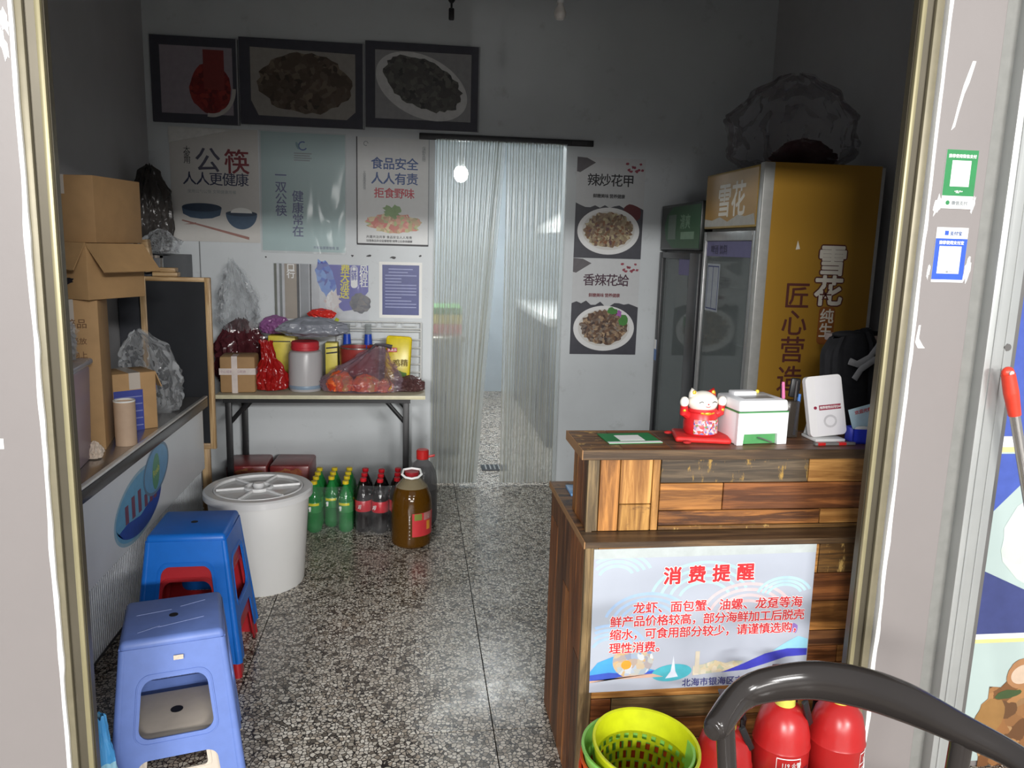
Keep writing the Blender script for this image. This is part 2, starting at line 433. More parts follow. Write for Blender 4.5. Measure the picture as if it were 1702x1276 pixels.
# ------------------------------------------------------------------ room shell
YB = 4.8
wb = B()
wb.bx(-1.62, 0.115, YB, YB+0.1, 0, 3.1); wb.bx(0.90, 2.3, YB, YB+0.1, 0, 3.1); wb.bx(0.115, 0.90, YB, YB+0.1, 2.11, 3.1)
struct('wall_back', wb, WALL)
struct('wall_left', B().bx(-1.62, -1.5, 1.78, YB, 0, 3.1), SIDEWALL)
struct('wall_right', B().bx(2.16, 2.3, 1.78, YB, 0, 3.1), SIDEWALL)
struct('ceiling', B().bx(-1.62, 2.3, 1.78, YB+0.1, 3.1, 3.2), CEIL)
LZ = 2.1
struct('wall_front_left', B().bx(-1.62, -0.765, 1.702, 1.78, 0, 3.2), PANEL)
struct('wall_front_right', B().bx(1.16, 1.30, 1.702, 1.78, 0, 3.2), PANEL)
struct('wall_front_top', B().bx(-0.765, 1.16, 1.702, 1.78, LZ+0.04, 3.2), PANEL)
struct('wall_neighbour_side', B().bx(1.30, 1.42, 1.865, 2.03, 0, 3.2), PANEL)
struct('wall_neighbour', B().bx(1.42, 2.6, 1.93, 2.03, 0, 3.2), PANEL)
# joint strip of the wall panels on the back wall
struct('trim_1', B().bx(-1.245, -1.239, YB-0.003, YB, 0.0, 1.48), mat('panel_joint', srgb(120, 122, 124), 0.6))
# bronze sliding-door frame
def jamb(name, x0, s):
    root = B()
    root.bx(min(x0, x0+s*0.055), max(x0, x0+s*0.055), 1.70, 1.718, 0, LZ)
    o = obj(name, root, BRONZE, None); o['kind'] = 'structure'
    a = x0+s*0.002; b_ = x0+s*0.014
    obj('bright_bead', B().bx(min(a, b_), max(a, b_), 1.688, 1.70, 0, LZ, 0.003), BRONZE_L, o)
    a = x0+s*0.036; b_ = x0+s*0.055
    obj('outer_flange', B().bx(min(a, b_), max(a, b_), 1.690, 1.70, 0, LZ, 0.002), mat('frame_tan', srgb(126, 119, 98), 0.4, 0.2), o)
    return o
jamb('door_frame_left', -0.709, -1)
jamb('door_frame_right', 1.084, 1)
o = obj('door_frame_top', B().bx(-0.764, 1.139, 1.69, 1.718, LZ, LZ+0.05, 0.003), BRONZE); o['kind'] = 'structure'
# ragged caulk beads where the grey cladding meets the frame
def caulk(name, x, seed, w0=0.006):
    rg = random.Random(seed); L = []; Rr = []
    n = 90
    for i in range(n+1):
        z = LZ*i/n
        L.append((x-w0*(0.6+0.9*abs(noise.noise(Vector((seed, z*3.1, 0))))+0.6*max(0, noise.noise(Vector((seed, z*9, 4))))), z))
        Rr.append((x+w0*(0.4+0.9*abs(noise.noise(Vector((seed+5, z*4, 0))))+0.8*max(0, noise.noise(Vector((seed, z*13, 9))))), z))
    o = obj(name, B().prism(L+Rr[::-1], 1.683, 1.703), CAULK, smooth=None); o['kind'] = 'structure'
caulk('trim_2', -0.762, 3); caulk('trim_3', 1.150, 11)
# grey cladding panels outside
o = struct('wall_cladding_left', B().bx(-1.3, -0.766, 1.688, 1.702, 0, 2.6, 0.002), PANEL)
o = struct('wall_cladding_right', B().bx(1.155, 1.286, 1.688, 1.702, 0, 2.6, 0.002), PANEL)
# shutter guide column to the right: groove, white aluminium face, dark return
ob = B(); ob.bx(1.3215, 1.39, 1.66, 1.70, 0, 2.6, 0.002); ob.bx(1.337, 1.343, 1.657, 1.66, 0, 2.6); ob.bx(1.366, 1.369, 1.6575, 1.66, 0, 2.6)
col = obj('shutter_guide', ob, ALU); tag(col, 'tall white aluminium shutter guide column right of the grey cladding', 'shutter guide')
obj('groove_lining', B().bx(1.287, 1.3215, 1.694, 1.7015, 0, 2.6), mat('groove_grey', srgb(128, 128, 124), 0.5), col)
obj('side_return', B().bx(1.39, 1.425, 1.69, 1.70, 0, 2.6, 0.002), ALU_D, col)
obj('screw_head', B().cyl((1.374, 1.6615, 1.30), (1.374, 1.6570, 1.30), 0.0085, n=16), mat('hole_dark', srgb(92, 90, 88), 0.6), col)
# peeled paper scraps left on the cladding
def scrap(name, label, pts, y=1.688):
    o = obj(name, B().prism(pts, y-0.0012, y), CAULK, smooth=None); tag(o, label, 'paper scrap'); return o
rg = random.Random(5)
def ragged(cx, cz, rx, rz, seed, rot=0): return ell(cx, cz, rx, rz, 18, rot, 0.35, seed)
scrap('peeled_tape', 'long torn white tape remnant above the green payment sign', [(1.218, 1.93), (1.226, 1.93), (1.216, 1.885), (1.207, 1.86), (1.199, 1.82), (1.194, 1.79), (1.186, 1.782), (1.190, 1.80), (1.196, 1.84), (1.203, 1.878)])
scrap('peeled_tape', 'small torn white remnant at lower left of the green payment sign', ragged(1.176, 1.618, 0.010, 0.022, 8, -15))
scrap('peeled_tape', 'torn white sliver at lower right of the green payment sign', ragged(1.262, 1.622, 0.004, 0.018, 9, -8))
scrap('peeled_tape', 'torn white remnant right of the blue payment sign', ragged(1.268, 1.475, 0.008, 0.026, 10, -5))
scrap('peeled_tape', 'thin torn white sliver left of the blue payment sign', ragged(1.172, 1.47, 0.003, 0.018, 12, -6))
scrap('peeled_tape', 'hook-shaped torn white remnant below the blue payment sign', [(1.1640, 1.345), (1.169, 1.346), (1.168, 1.315), (1.180, 1.298), (1.186, 1.292), (1.168, 1.292), (1.160, 1.305)])
scrap('peeled_tape', 'upper torn white flake on the left grey cladding', ragged(-0.777, 1.893, 0.008, 0.022, 14, 12))
scrap('peeled_tape', 'long torn white flake lower on the left grey cladding', ragged(-0.781, 1.852, 0.0055, 0.033, 15, 8))
scrap('paper_scrap', 'small white square of paper on the left grey cladding', rect(-0.90, 1.056, -0.842, 1.078))
# awning box over the opening, outside
struct('trim_4', B().bx(-1.3, 1.5, 1.45, 1.687, 2.30, 2.7, 0.004), painted('shutter_box', srgb(150, 148, 146)))

# payment signs on the cladding
def paysign(name, label, x0, z0, x1, z1, base, ink, head, foot, blue):
    w_, h = x1-x0, z1-z0
    o = obj(name, B().bx(0, w_, -0.002, 0, 0, h), PAPER, None, (x0, 1.6878, z0), smooth=None); tag(o, label, 'sign')
    if not blue:
        flat('green_field', rect(0, 0.22*h, w_, h), ink, o, 0.0024)
        flat('code_field', rect(0.2*w_, 0.38*h, 0.8*w_, 0.82*h), WHITEINK, o, 0.0028)
        text('heading', head, 0.0085, WHITEINK, o, w_*0.5, h*0.87, 0.003, 0.03, 'CENTER', 1.0)
        text('name_line', '*商户*', 0.007, WHITEINK, o, w_*0.5, h*0.27, 0.003, 0.02, 'CENTER')
        flat('tick_mark', ell(0.2*w_, 0.10*h, 0.005, 0.005, 16), ink, o, 0.0026)
        text('footer', foot, 0.010, GREYINK, o, w_*0.32, h*0.07, 0.003, 0.02)
    else:
        flat('blue_field', rect(0, 0.05*h, w_, 0.80*h), ink, o, 0.0024)
        flat('code_field', rect(0.14*w_, 0.16*h, 0.84*w_, 0.66*h), WHITEINK, o, 0.0028)
        text('heading', head, 0.0088, WHITEINK, o, w_*0.5, h*0.70, 0.003, 0.03, 'CENTER')
        flat('logo_square', rect(0.26*w_, 0.86*h, 0.38*w_, 0.94*h), ink, o, 0.0026)
        text('footer', foot, 0.010, BLUEINK, o, w_*0.42, h*0.865, 0.003, 0.02)
        text('name_line', '*商户*', 0.006, GREYINK, o, w_*0.5, h*0.175, 0.0032, 0.02, 'CENTER')
    return o
o = paysign('payment_sign', 'green and white payment sign on the right cladding', 1.182, 1.612, 1.259, 1.741, PAPER, GREENINK, '推荐使用微信支付', '微信支付', False)
o = paysign('payment_sign', 'blue and white payment sign below the green one', 1.180, 1.446, 1.258, 1.570, PAPER, mat('ink_royal', srgb(40, 84, 200), 0.5), '推荐使用支付宝', '支付宝', True)

# ------------------------------------------------------------------ back wall pictures
def poster(name, label, cat, x0, z0, w_, h, m, y=YB, tilt=0.0, th=0.004):
    o = obj(name, B().bx(0, w_, -th, 0, 0, h), m, None, (x0, y, z0), (0, R(tilt), 0), smooth=None)
    return tag(o, label, cat)
FRAMEB = mat('picture_border', srgb(66, 66, 76), 0.5)
def dishpic(x0, z0, w_, h, label, kind):
    o = poster('framed_picture', label, 'picture', x0, z0, w_, h, FRAMEB, th=0.02)
    e = 0.021
    obj('frame_edge', B().bx(w_-0.008, w_, -0.024, -0.02, 0, h), mat('frame_grey', srgb(150, 152, 156), 0.5), o, smooth=None)
    if kind == 1:
        flat('print', rect(0.05, 0.05, w_-0.03, h-0.05), mat('pic_white', srgb(150, 142, 150), 0.5), o, e)
        flat('red_dish', ell(w_*0.68, h*0.42, w_*0.24, h*0.30, 30, 0, 0.05, 4), food('pic_red', [srgb(110, 24, 28), srgb(150, 50, 44), srgb(90, 20, 24)], 40), o, e+.001)
        flat('red_column', rect(w_*0.6, h*0.4, w_*0.84, h*0.86), mat('pic_redbar', srgb(128, 50, 48), 0.5), o, e+.0012)
        flat('plate_rim', ringpoly(w_*0.68, h*0.42, w_*0.29, h*0.34, 0.02, 260, 360), mat('pic_rim', srgb(190, 186, 180), 0.5), o, e+.0014)
    elif kind == 2:
        pl = rrect(0.06, 0.045, w_-0.05, h-0.06, 0.03)
        pl = [(0.06, h-0.05), (0.06, 0.13), (0.1, 0.05), (w_-0.1, 0.045), (w_-0.05, 0.09), (w_-0.05, h-0.06)]
        flat('print', pl, mat('pic_grey', srgb(152, 148, 142), 0.5), o, e)
        flat('dish', ell(w_*0.52, h*0.5, w_*0.37, h*0.35, 40, 0, 0.07, 6), food('pic_brown', [srgb(60, 50, 44), srgb(96, 82, 70), srgb(76, 66, 56), srgb(120, 106, 92)], 34), o, e+.001)
    else:
        flat('print', rect(0.055, 0.05, w_-0.05, h-0.045), mat('pic_pale', srgb(150, 150, 152), 0.5), o, e)
        flat('plate', ell(w_*0.49, h*0.5, w_*0.42, h*0.36, 44, -22), mat('pic_plate', srgb(206, 206, 206), 0.5), o, e+.001)
        flat('dish', ell(w_*0.50, h*0.53, w_*0.36, h*0.28, 50, -22, 0.06, 9), food('pic_dark', [srgb(66, 66, 66), srgb(96, 96, 92), srgb(80, 78, 76), srgb(112, 110, 106)], 40), o, e+.002)
    return o
dishpic(-1.46, 2.13, 0.468, 0.46, 'dark-bordered food picture with a red dish, leftmost of the upper row', 1)
dishpic(-0.985, 2.14, 0.69, 0.465, 'dark-bordered food picture with a brown heaped dish, middle of the upper row', 2)
dishpic(-0.288, 2.155, 0.655, 0.47, 'dark-bordered food picture with a slanted oval plate, right of the upper row', 3)

# poster 1: serving chopsticks
o = poster('wall_poster', 'white poster about serving chopsticks with blue bowls drawn below', 'poster', -1.385, 1.475, 0.487, 0.635, mat('poster_white', srgb(196, 194, 190), 0.4, 0, 0.02))
obj('folded_corner', B().prism([(0.0, 0.635), (0.36, 0.63), (0.0, 0.545)], -0.012, -0.004), mat('poster_back', srgb(206, 206, 202), 0.5), o, smooth=None)
text('title_character', '公', 0.145, mat('ink_slate', srgb(70, 70, 86), 0.5), o, 0.135, 0.405, 0.006, 0.012)
text('title_character', '筷', 0.145, DKRED, o, 0.295, 0.400, 0.006, 0.012)
text('side_characters', '大家用', 0.04, INK, o, 0.075, 0.53, 0.006, 0, vertical=True, line=0.75)
text('subtitle', '人人更健康', 0.078, mat('ink_ink', srgb(46, 50, 78), 0.5), o, 0.065, 0.325, 0.006, 0.008, space=0.86)
text('small_line', '使用公勺公筷 文明健康用餐', 0.022, GREYINK, o, 0.09, 0.275, 0.006)
SLATE = mat('ink_slateblue', srgb(62, 84, 108), 0.45); SLATED = mat('ink_slatedark', srgb(44, 60, 80), 0.45)
flat('plate_side', [(0.055, 0.19), (0.06, 0.155), (0.1, 0.135), (0.16, 0.128), (0.22, 0.133), (0.265, 0.15), (0.275, 0.19)], SLATE, o, 0.0050)
flat('plate_top', ell(0.165, 0.193, 0.11, 0.024, 32), SLATED, o, 0.0054)
flat('bowl_side', ell(0.385, 0.165, 0.088, 0.09, 30, a0=180, a1=360), SLATE, o, 0.0050)
flat('rice', ell(0.385, 0.168, 0.06, 0.03, 24, a0=0, a1=180), PAPER, o, 0.0056)
flat('bowl_rim', ell(0.385, 0.165, 0.088, 0.016, 30), SLATED, o, 0.0054)
CHOP = mat('ink_chopstick', srgb(150, 108, 100), 0.5)
flat('chopstick', [(0.05, 0.115), (0.055, 0.122), (0.425, 0.032), (0.425, 0.016)], CHOP, o, 0.0050)
flat('chopstick', [(0.06, 0.095), (0.13, 0.108), (0.13, 0.096)], CHOP, o, 0.0052)
# poster 2
o = poster('wall_poster', 'pale teal poster in a clear sleeve with vertical blue characters', 'poster', -0.886, 1.435, 0.475, 0.672, mat('poster_teal', srgb(166, 192, 194), 0.4, 0, 0.04, 5), tilt=0.4)
text('vertical_line', '一双公筷', 0.068, NAVY, o, 0.075, 0.46, 0.006, 0.012, vertical=True, line=0.98)
text('vertical_line', '健康常在', 0.068, NAVY, o, 0.170, 0.345, 0.006, 0.012, vertical=True, line=0.98)
flat('emblem_ring', ringpoly(0.235, 0.60, 0.026, 0.026, 0.007, 60, 330), BLUEINK, o, 0.006)
flat('emblem_leaf', ell(0.205, 0.60, 0.008, 0.022, 16, 20), TEALINK, o, 0.006)
for k in range(4): flat('small_print', rect(0.185, 0.555-0.013*k, 0.285-0.01*(k % 2), 0.561-0.013*k), GREYINK, o, 0.006)
text('foot_line', '市场监督管理局 宣', 0.018, NAVY, o, 0.29, 0.018, 0.006)
b = B()
def slv(u, v):
    x = -0.006+0.487*u; z = -0.012+0.69*v
    d = 0.004+0.010*abs(noise.noise(Vector((x*9, z*3, 2))))*(1.2-v) + 0.004*noise.noise(Vector((x*22, z*6, 7)))*(1-v)
    return (x, -0.004-max(0.002, d), z)
b.grid(slv, 60, 60)
obj('clear_sleeve', b, film('sleeve_film', (0.95, 0.96, 0.96), (0.8, 0.82, 0.82), 0.16, 0.1), o, (0, -0.006, 0))
# poster 3
o = poster('wall_poster', 'white food safety poster with vegetables beside the curtain doorway', 'poster', -0.338, 1.488, 0.417, 0.612, mat('poster_cool', srgb(204, 206, 206), 0.4, 0, 0.02))
obj('black_bottom_bar', B().bx(-0.004, 0.417, -0.008, -0.003, -0.006, 0.004), INK, o, smooth=None)
obj('black_side_bar', B().bx(-0.005, 0.001, -0.008, -0.003, 0, 0.612), INK, o, smooth=None)
obj('grey_side_bar', B().bx(0.414, 0.418, -0.008, -0.003, 0, 0.612), GREYINK, o, smooth=None)
text('title', '食品安全', 0.072, mat('ink_steelblue', srgb(74, 98, 150), 0.5), o, 0.078, 0.440, 0.006, 0.016, space=0.9)
text('title', '人人有责', 0.072, mat('ink_steelblue', srgb(74, 98, 150), 0.5), o, 0.078, 0.355, 0.006, 0.016, space=0.9)
text('warning_line', '拒食野味', 0.062, mat('ink_softred', srgb(196, 76, 88), 0.5), o, 0.095, 0.275, 0.006, 0.016, space=0.9)
flat('vegetable_heap', ell(0.215, 0.125, 0.165, 0.055, 40, 0, 0.12, 3), food('veg', [srgb(206, 120, 112), srgb(160, 176, 110), srgb(216, 190, 150), srgb(196, 90, 84), srgb(140, 160, 100), srgb(220, 150, 130)], 45), o, 0.0052)
flat('green_leaves', ell(0.20, 0.19, 0.05, 0.035, 24, 0, 0.35, 5), mat('veg_green', srgb(140, 168, 120), 0.5), o, 0.0055)
for k, (sz, zz) in enumerate(((0.018, 0.036), (0.016, 0.014))): text('foot_line', '共建共治共享 食品安全人人有责' if k == 0 else '加强食品安全监督管理 保障公众身体健康', sz, INK, o, 0.05, zz, 0.006, 0.01, space=1.1 if k == 0 else 0.86)
text('side_line', '保护野生动物', 0.022, GREYINK, o, 0.375, 0.57, 0.006, 0, vertical=True, line=0.6)
text('side_line', '文明健康绿色环保', 0.018, GREYINK, o, 0.032, 0.42, 0.006, 0, vertical=True, line=0.72)
flat('emblem', ringpoly(0.05, 0.575, 0.014, 0.014, 0.004, 0, 300), GREYINK, o, 0.006)

# clear pocket with an old banner folded inside
o = poster('banner_pocket', 'silver folded advertising banner with yellow characters above the table', 'banner', -0.825, 1.035, 0.548, 0.325, mat('banner_base', srgb(196, 198, 202), 0.3, 0.1), th=0.004)
for k, (u0, u1, c) in enumerate(((0, 0.015, (96, 100, 84)), (0.03, 0.045, (120, 126, 124)), (0.06, 0.13, (170, 158, 142)), (0.13, 0.145, (60, 62, 64)), (0.15, 0.20, (148, 152, 156)), (0.205, 0.215, (70, 72, 76)), (0.22, 0.26, (186, 188, 192)))):
    flat('fold_stripe', rect(u0, 0.0, u1, 0.325), mat('fold_%d' % k, srgb(*c), 0.25, 0.3), o, 0.005)
BANB = mat('banner_blue', srgb(74, 74, 168), 0.4)
flat('violet_field', [(0.29, 0.325), (0.548, 0.325), (0.548, 0.17), (0.46, 0.06), (0.40, 0.05), (0.30, 0.14)], BANB, o, 0.0052)
flat('blue_wave', ell(0.30, 0.24, 0.05, 0.12, 24, 15, 0.12, 3), food('banner_wave', [srgb(50, 90, 190), srgb(120, 160, 220), srgb(70, 70, 160)], 30), o, 0.0056)
flat('white_foam', ell(0.335, 0.10, 0.045, 0.075, 26, -12, 0.25, 8), food('banner_foam', [srgb(220, 218, 216), srgb(200, 180, 176), srgb(232, 232, 232)], 40), o, 0.0059)
flat('dark_fish', ell(0.50, 0.10, 0.06, 0.06, 24, 10, 0.12, 6), food('banner_fish', [srgb(56, 58, 72), srgb(90, 92, 100), srgb(110, 100, 96)], 50), o, 0.0057)
text('yellow_characters', '费大派送', 0.058, YELLOWINK, o, 0.385, 0.325, 0.0066, 0.02, vertical=True, line=0.84, rot=-2)
flat('white_badge', rrect(0.445, 0.19, 0.485, 0.322, 0.018), WHITEINK, o, 0.0060)
text('badge_characters', '口味鲜', 0.036, BANB, o, 0.447, 0.318, 0.0066, 0.02, vertical=True, line=0.72)
text('white_characters', '风信社', 0.05, WHITEINK, o, 0.496, 0.325, 0.0066, 0.02, vertical=True, line=0.84)
text('white_characters', '口行', 0.05, WHITEINK, o, 0.072, 0.325, 0.0066, 0.02, vertical=True, line=0.8)
b = B(); b.grid(lambda u, v: (-0.004+0.556*u, -0.010-0.006*noise.noise(Vector((u*16, v*2, 3))), -0.004+0.333*v), 70, 24)
obj('clear_cover', b, film('pocket_film', (0.95, 0.96, 0.97), (0.85, 0.86, 0.88), 0.13, 0.08), o)
# blue notice
o = poster('wall_notice', 'small indigo notice sheet with fine white lines beside the curtain doorway', 'notice', -0.212, 1.05, 0.255, 0.335, PAPER, th=0.002)
NV = mat('notice_indigo', srgb(62, 70, 128), 0.4)
flat('indigo_field', rect(0.018, 0.018, 0.238, 0.318), NV, o, 0.0026)
LN = mat('notice_lines', srgb(150, 156, 196), 0.5)
rg = random.Random(4)
for k in range(13): flat('text_line', rect(0.035 if k > 1 else 0.055, 0.29-0.019*k, (0.222 if k > 1 else 0.2)-rg.choice((0, 0, 0.03, 0.09)), 0.296-0.019*k), LN, o, 0.003)
# little black flecks of old tape on the wall
for k, (x, z, w_) in enumerate(((-0.37, 1.415, 0.02), (-0.27, 1.42, 0.035), (-0.13, 1.41, 0.03), (0.03, 1.425, 0.015), (-0.87, 1.395, 0.012))):
    o = obj('tape_fleck', B().prism(ell(x, z, w_/2, 0.006, 10, 5, 0.5, k+3), YB-0.0012, YB), INK, smooth=None)
    tag(o, 'tiny black tape fleck %s on the back wall' % ['right of the teal poster bottom', 'under the food safety poster', 'right above the indigo notice', 'beside the strip curtain edge', 'left below the teal poster'][k], 'tape fleck', 'tape flecks on the back wall')
# white wire rack leaning behind the table things
rk = thing('wire_rack', 'white flat wire rack standing against the wall behind the table', 'rack', (-0.46, 4.765, 0.672))
WIRE = mat('wire_white', srgb(206, 208, 206), 0.4)
b = B()
for x in (0.0, 0.50): b.cyl((x, 0, 0), (x, 0, 0.355), 0.005, n=8)
obj('upright', b, WIRE, rk)
for z in (0.355, 0.315, 0.30, 0.25, 0.20, 0.15, 0.10, 0.05): obj('rail', B().cyl((0, 0, z), (0.50, 0, z), 0.0042, n=8), WIRE, rk)
for k in range(4):
    u = 0.03+0.12*k
    obj('hook_loop', B().tube([(u, 0, 0.355), (u, 0, 0.330), (u+0.085, 0, 0.330), (u+0.085, 0, 0.355)], 0.003, 6), WIRE, rk)

# dish posters right of the doorway
def dishposter(z0, h, label, title, foodmat, second):
    o = poster('dish_poster', label, 'poster', 0.968, z0, 0.425, h, mat('poster_menu', srgb(198, 200, 202), 0.4, 0, 0.02))
    rg = random.Random(3 if second else 7)
    DK = mat('menu_dark', srgb(66, 66, 74), 0.45)
    top = [(0, 0)] + [(0.425, 0), (0.425, 0.30)]
    top += [(0.425-0.425*i/14, 0.315+rg.uniform(-0.012, 0.022)) for i in range(1, 15)]
    flat('dark_backdrop', top, DK, o, 0.0050)
    if not second: flat('chilli', ell(0.355, 0.28, 0.06, 0.05, 20, 0, 0.1, 4), mat('menu_chilli', srgb(96, 36, 40), 0.5), o, 0.0052)
    flat('plate', ell(0.212, 0.165, 0.195, 0.142, 48), mat('menu_plate', srgb(222, 222, 222), 0.35, 0, 0.02), o, 0.0056)
    flat('plate_inner', ell(0.212, 0.168, 0.165, 0.117, 48), mat('menu_plate2', srgb(206, 204, 200), 0.35, 0, 0.02), o, 0.0058)
    flat('dish', ell(0.212, 0.172, 0.150, 0.108, 60, 0, 0.07, 12 if second else 5), foodmat, o, 0.0062)
    if second:
        flat('green_sprig', ell(0.26, 0.275, 0.03, 0.022, 16, 0, 0.2, 2), mat('sprig', srgb(70, 130, 60), 0.5), o, 0.0066)
        flat('green_sprig', ell(0.335, 0.215, 0.028, 0.034, 16, 0, 0.2, 5), mat('sprig', srgb(70, 130, 60), 0.5), o, 0.0066)
        flat('violet_flower', ell(0.305, 0.26, 0.018, 0.02, 12, 0, 0.4, 3), mat('violetf', srgb(160, 90, 170), 0.5), o, 0.0068)
    text('dish_name', title, 0.078, mat('ink_plum', srgb(70, 40, 58), 0.5) if second else INK, o, 0.065, h-0.16, 0.006, 0.012, space=0.86)
    text('slogan', '鲜嫩美味 营养健康', 0.026, DKRED if second else INK, o, 0.105, h-0.235, 0.006, 0.02, space=0.86)
    flat('ink_corner', [(0.0, h), (0.06, h-0.004), (0.115, h-0.03), (0.075, h-0.055), (0.02, h-0.09), (0.0, h-0.085)], mat('menu_ink', srgb(96, 92, 96), 0.5), o, 0.0052)
    for k in range(9):
        flat('blossom', ell(0.31+0.012*k, h-0.03-0.045*abs(math.sin(k*0.9)), 0.010, 0.008, 10, 0, 0.3, k), mat('blossom', srgb(150, 70, 84), 0.5), o, 0.0052)
    return o
dishposter(1.441, 0.60, 'upper menu poster of fried clams on a white plate', '辣炒花甲', food('clam_a', [srgb(96, 76, 60), srgb(160, 140, 112), srgb(86, 52, 58), srgb(190, 176, 140), srgb(112, 96, 72), srgb(130, 80, 50)], 60), False)
dishposter(0.842, 0.597, 'lower menu poster of spicy clams with green garnish', '香辣花蛤', food('clam_b', [srgb(70, 52, 44), srgb(120, 92, 72), srgb(60, 50, 52), srgb(176, 150, 120), srgb(90, 66, 52), srgb(140, 130, 120)], 60), True)

# door header bar, hook, hanging bulb
o = obj('curtain_header', B().bx(0.02, 1.06, YB-0.022, YB, 2.10, 2.135, 0.003).bx(0.93, 1.02, YB-0.026, YB-0.02, 2.108, 2.128), mat('header_dark', srgb(58, 58, 60), 0.45, 0.3)); tag(o, 'dark mounting bar across the top of the strip curtain', 'curtain rail')
hk = thing('ceiling_hook', 'dark bracket hanging from the ceiling above the framed pictures', 'hook', (0.19, 4.6, 2.72))
obj('stem', B().cyl((0, 0, 0.05), (0, 0, 0.38), 0.006, n=10), BLACKM, hk); obj('clamp', B().box((0, 0, 0.025), (0.03, 0.03, 0.06), 0.006).sphere((0, 0, 0.11), (0.022, 0.022, 0.03), 14), BLACKM, hk)
bl = thing('hanging_bulb', 'unlit white bulb hanging on a wire from the ceiling', 'light bulb', (0.70, 4.05, 2.60))
obj('glass_bulb', B().lathe([(0, 0), (0.018, 0.004), (0.029, 0.022), (0.030, 0.036), (0.022, 0.056), (0.014, 0.07), (0.014, 0.08)], 20), mat('bulb_white', srgb(225, 220, 215), 0.3), bl)
obj('socket', B().cyl((0, 0, 0.078), (0, 0, 0.115), 0.017, 0.014, 16), WHITE, bl); obj('wire', B().cyl((0, 0, 0.11), (0, 0, 0.5), 0.003, n=8), BLACK, bl)

# ------------------------------------------------------------------ kitchen behind the doorway
kw = B(); kw.bx(-0.5, 2.1, 8.0, 8.1, 0, 2.7); struct('wall_kitchen_back', kw, KWALL)
struct('wall_kitchen_left', B().bx(-0.55, -0.45, 4.9, 8.0, 0, 2.7), KWALL); struct('wall_kitchen_right', B().bx(2.1, 2.2, 4.9, 8.0, 0, 2.7), KWALL)
struct('ceiling_kitchen', B().bx(-0.55, 2.2, 4.9, 8.1, 2.7, 2.8), CEIL)
k = thing('kitchen_counter', 'stainless kitchen worktop on the left seen through the strip curtain', 'counter', (0.0, 6.4, 0))
obj('worktop', B().bx(-0.4, 0.36, -0.9, 0.9, 0.82, 0.86, 0.004), STEEL, k); obj('cabinet', B().bx(-0.4, 0.33, -0.88, 0.88, 0.0, 0.82), mat('steel_dark', srgb(92, 98, 104), 0.35, 0.7), k)
k = thing('steel_cabinet', 'dark steel kitchen cabinet on the right seen through the strip curtain', 'cabinet', (1.42, 6.7, 0))
obj('body', B().bx(-0.42, 0.55, -1.0, 1.0, 0.0, 0.92, 0.004), mat('steel_dark', srgb(92, 98, 104), 0.35, 0.7), k); obj('top_rim', B().bx(-0.44, 0.55, -1.02, 1.02, 0.92, 0.98, 0.004), WHITE, k)
for q, (nm, c, x, z0, z1) in enumerate((('red_carton', (210, 50, 40), -0.05, 0.861, 0.93), ('yellow_carton', (226, 200, 60), -0.05, 0.931, 1.00), ('green_carton', (90, 160, 80), -0.05, 1.001, 1.05))):
    o = obj(nm, B().bx(-0.24, 0.24, -0.2, 0.2, 0, z1-z0, 0.004), mat('kc_%d' % q, srgb(*c), 0.4), None, (0.10, 5.85, z0)); tag(o, '%s carton in the stack on the kitchen worktop' % nm.split('_')[0], 'carton')
o = obj('range_hood', B().prism([(-0.55, 0.0), (0.42, 0.0), (0.42, 0.06), (-0.1, 0.42), (-0.55, 0.42)], -0.8, 0.8), WHITE, None, (1.55, 6.6, 1.62), (0, 0, 0), smooth=None); o.scale.x = -1; tag(o, 'white sloping range hood in the kitchen behind the curtain', 'range hood')
lp = thing('globe_lamp', 'lit globe lamp hanging from the kitchen ceiling seen through the curtain', 'lamp', (0.318, 5.7, 1.97))
LAMP, nt, bb = nodes('lamp_glow'); bb.inputs['Emission Color'].default_value = (0.95, 0.98, 1, 1); bb.inputs['Emission Strength'].default_value = 70
obj('globe', B().sphere((0, 0, 0.02), (0.05, 0.05, 0.058), 20), LAMP, lp); obj('holder', B().cyl((0, 0, 0.07), (0, 0, 0.14), 0.03, 0.02, 16), WHITE, lp); obj('drop_rod', B().cyl((0, 0, 0.13), (0, 0, 0.68), 0.008, n=8), WHITE, lp)
dg = thing('floor_drain', 'small slotted drain grate on the kitchen floor in the curtain gap', 'drain', (0.55, 5.15, 0.0))
obj('grate_frame', B().bx(-0.09, 0.09, -0.07, 0.07, 0.0, 0.004), mat('drain_dark', srgb(50, 54, 58), 0.4, 0.4), dg)
for q in range(5): obj('grate_bar', B().box((-0.06+0.03*q, 0, 0.006), (0.01, 0.12, 0.004)), STEEL, dg)

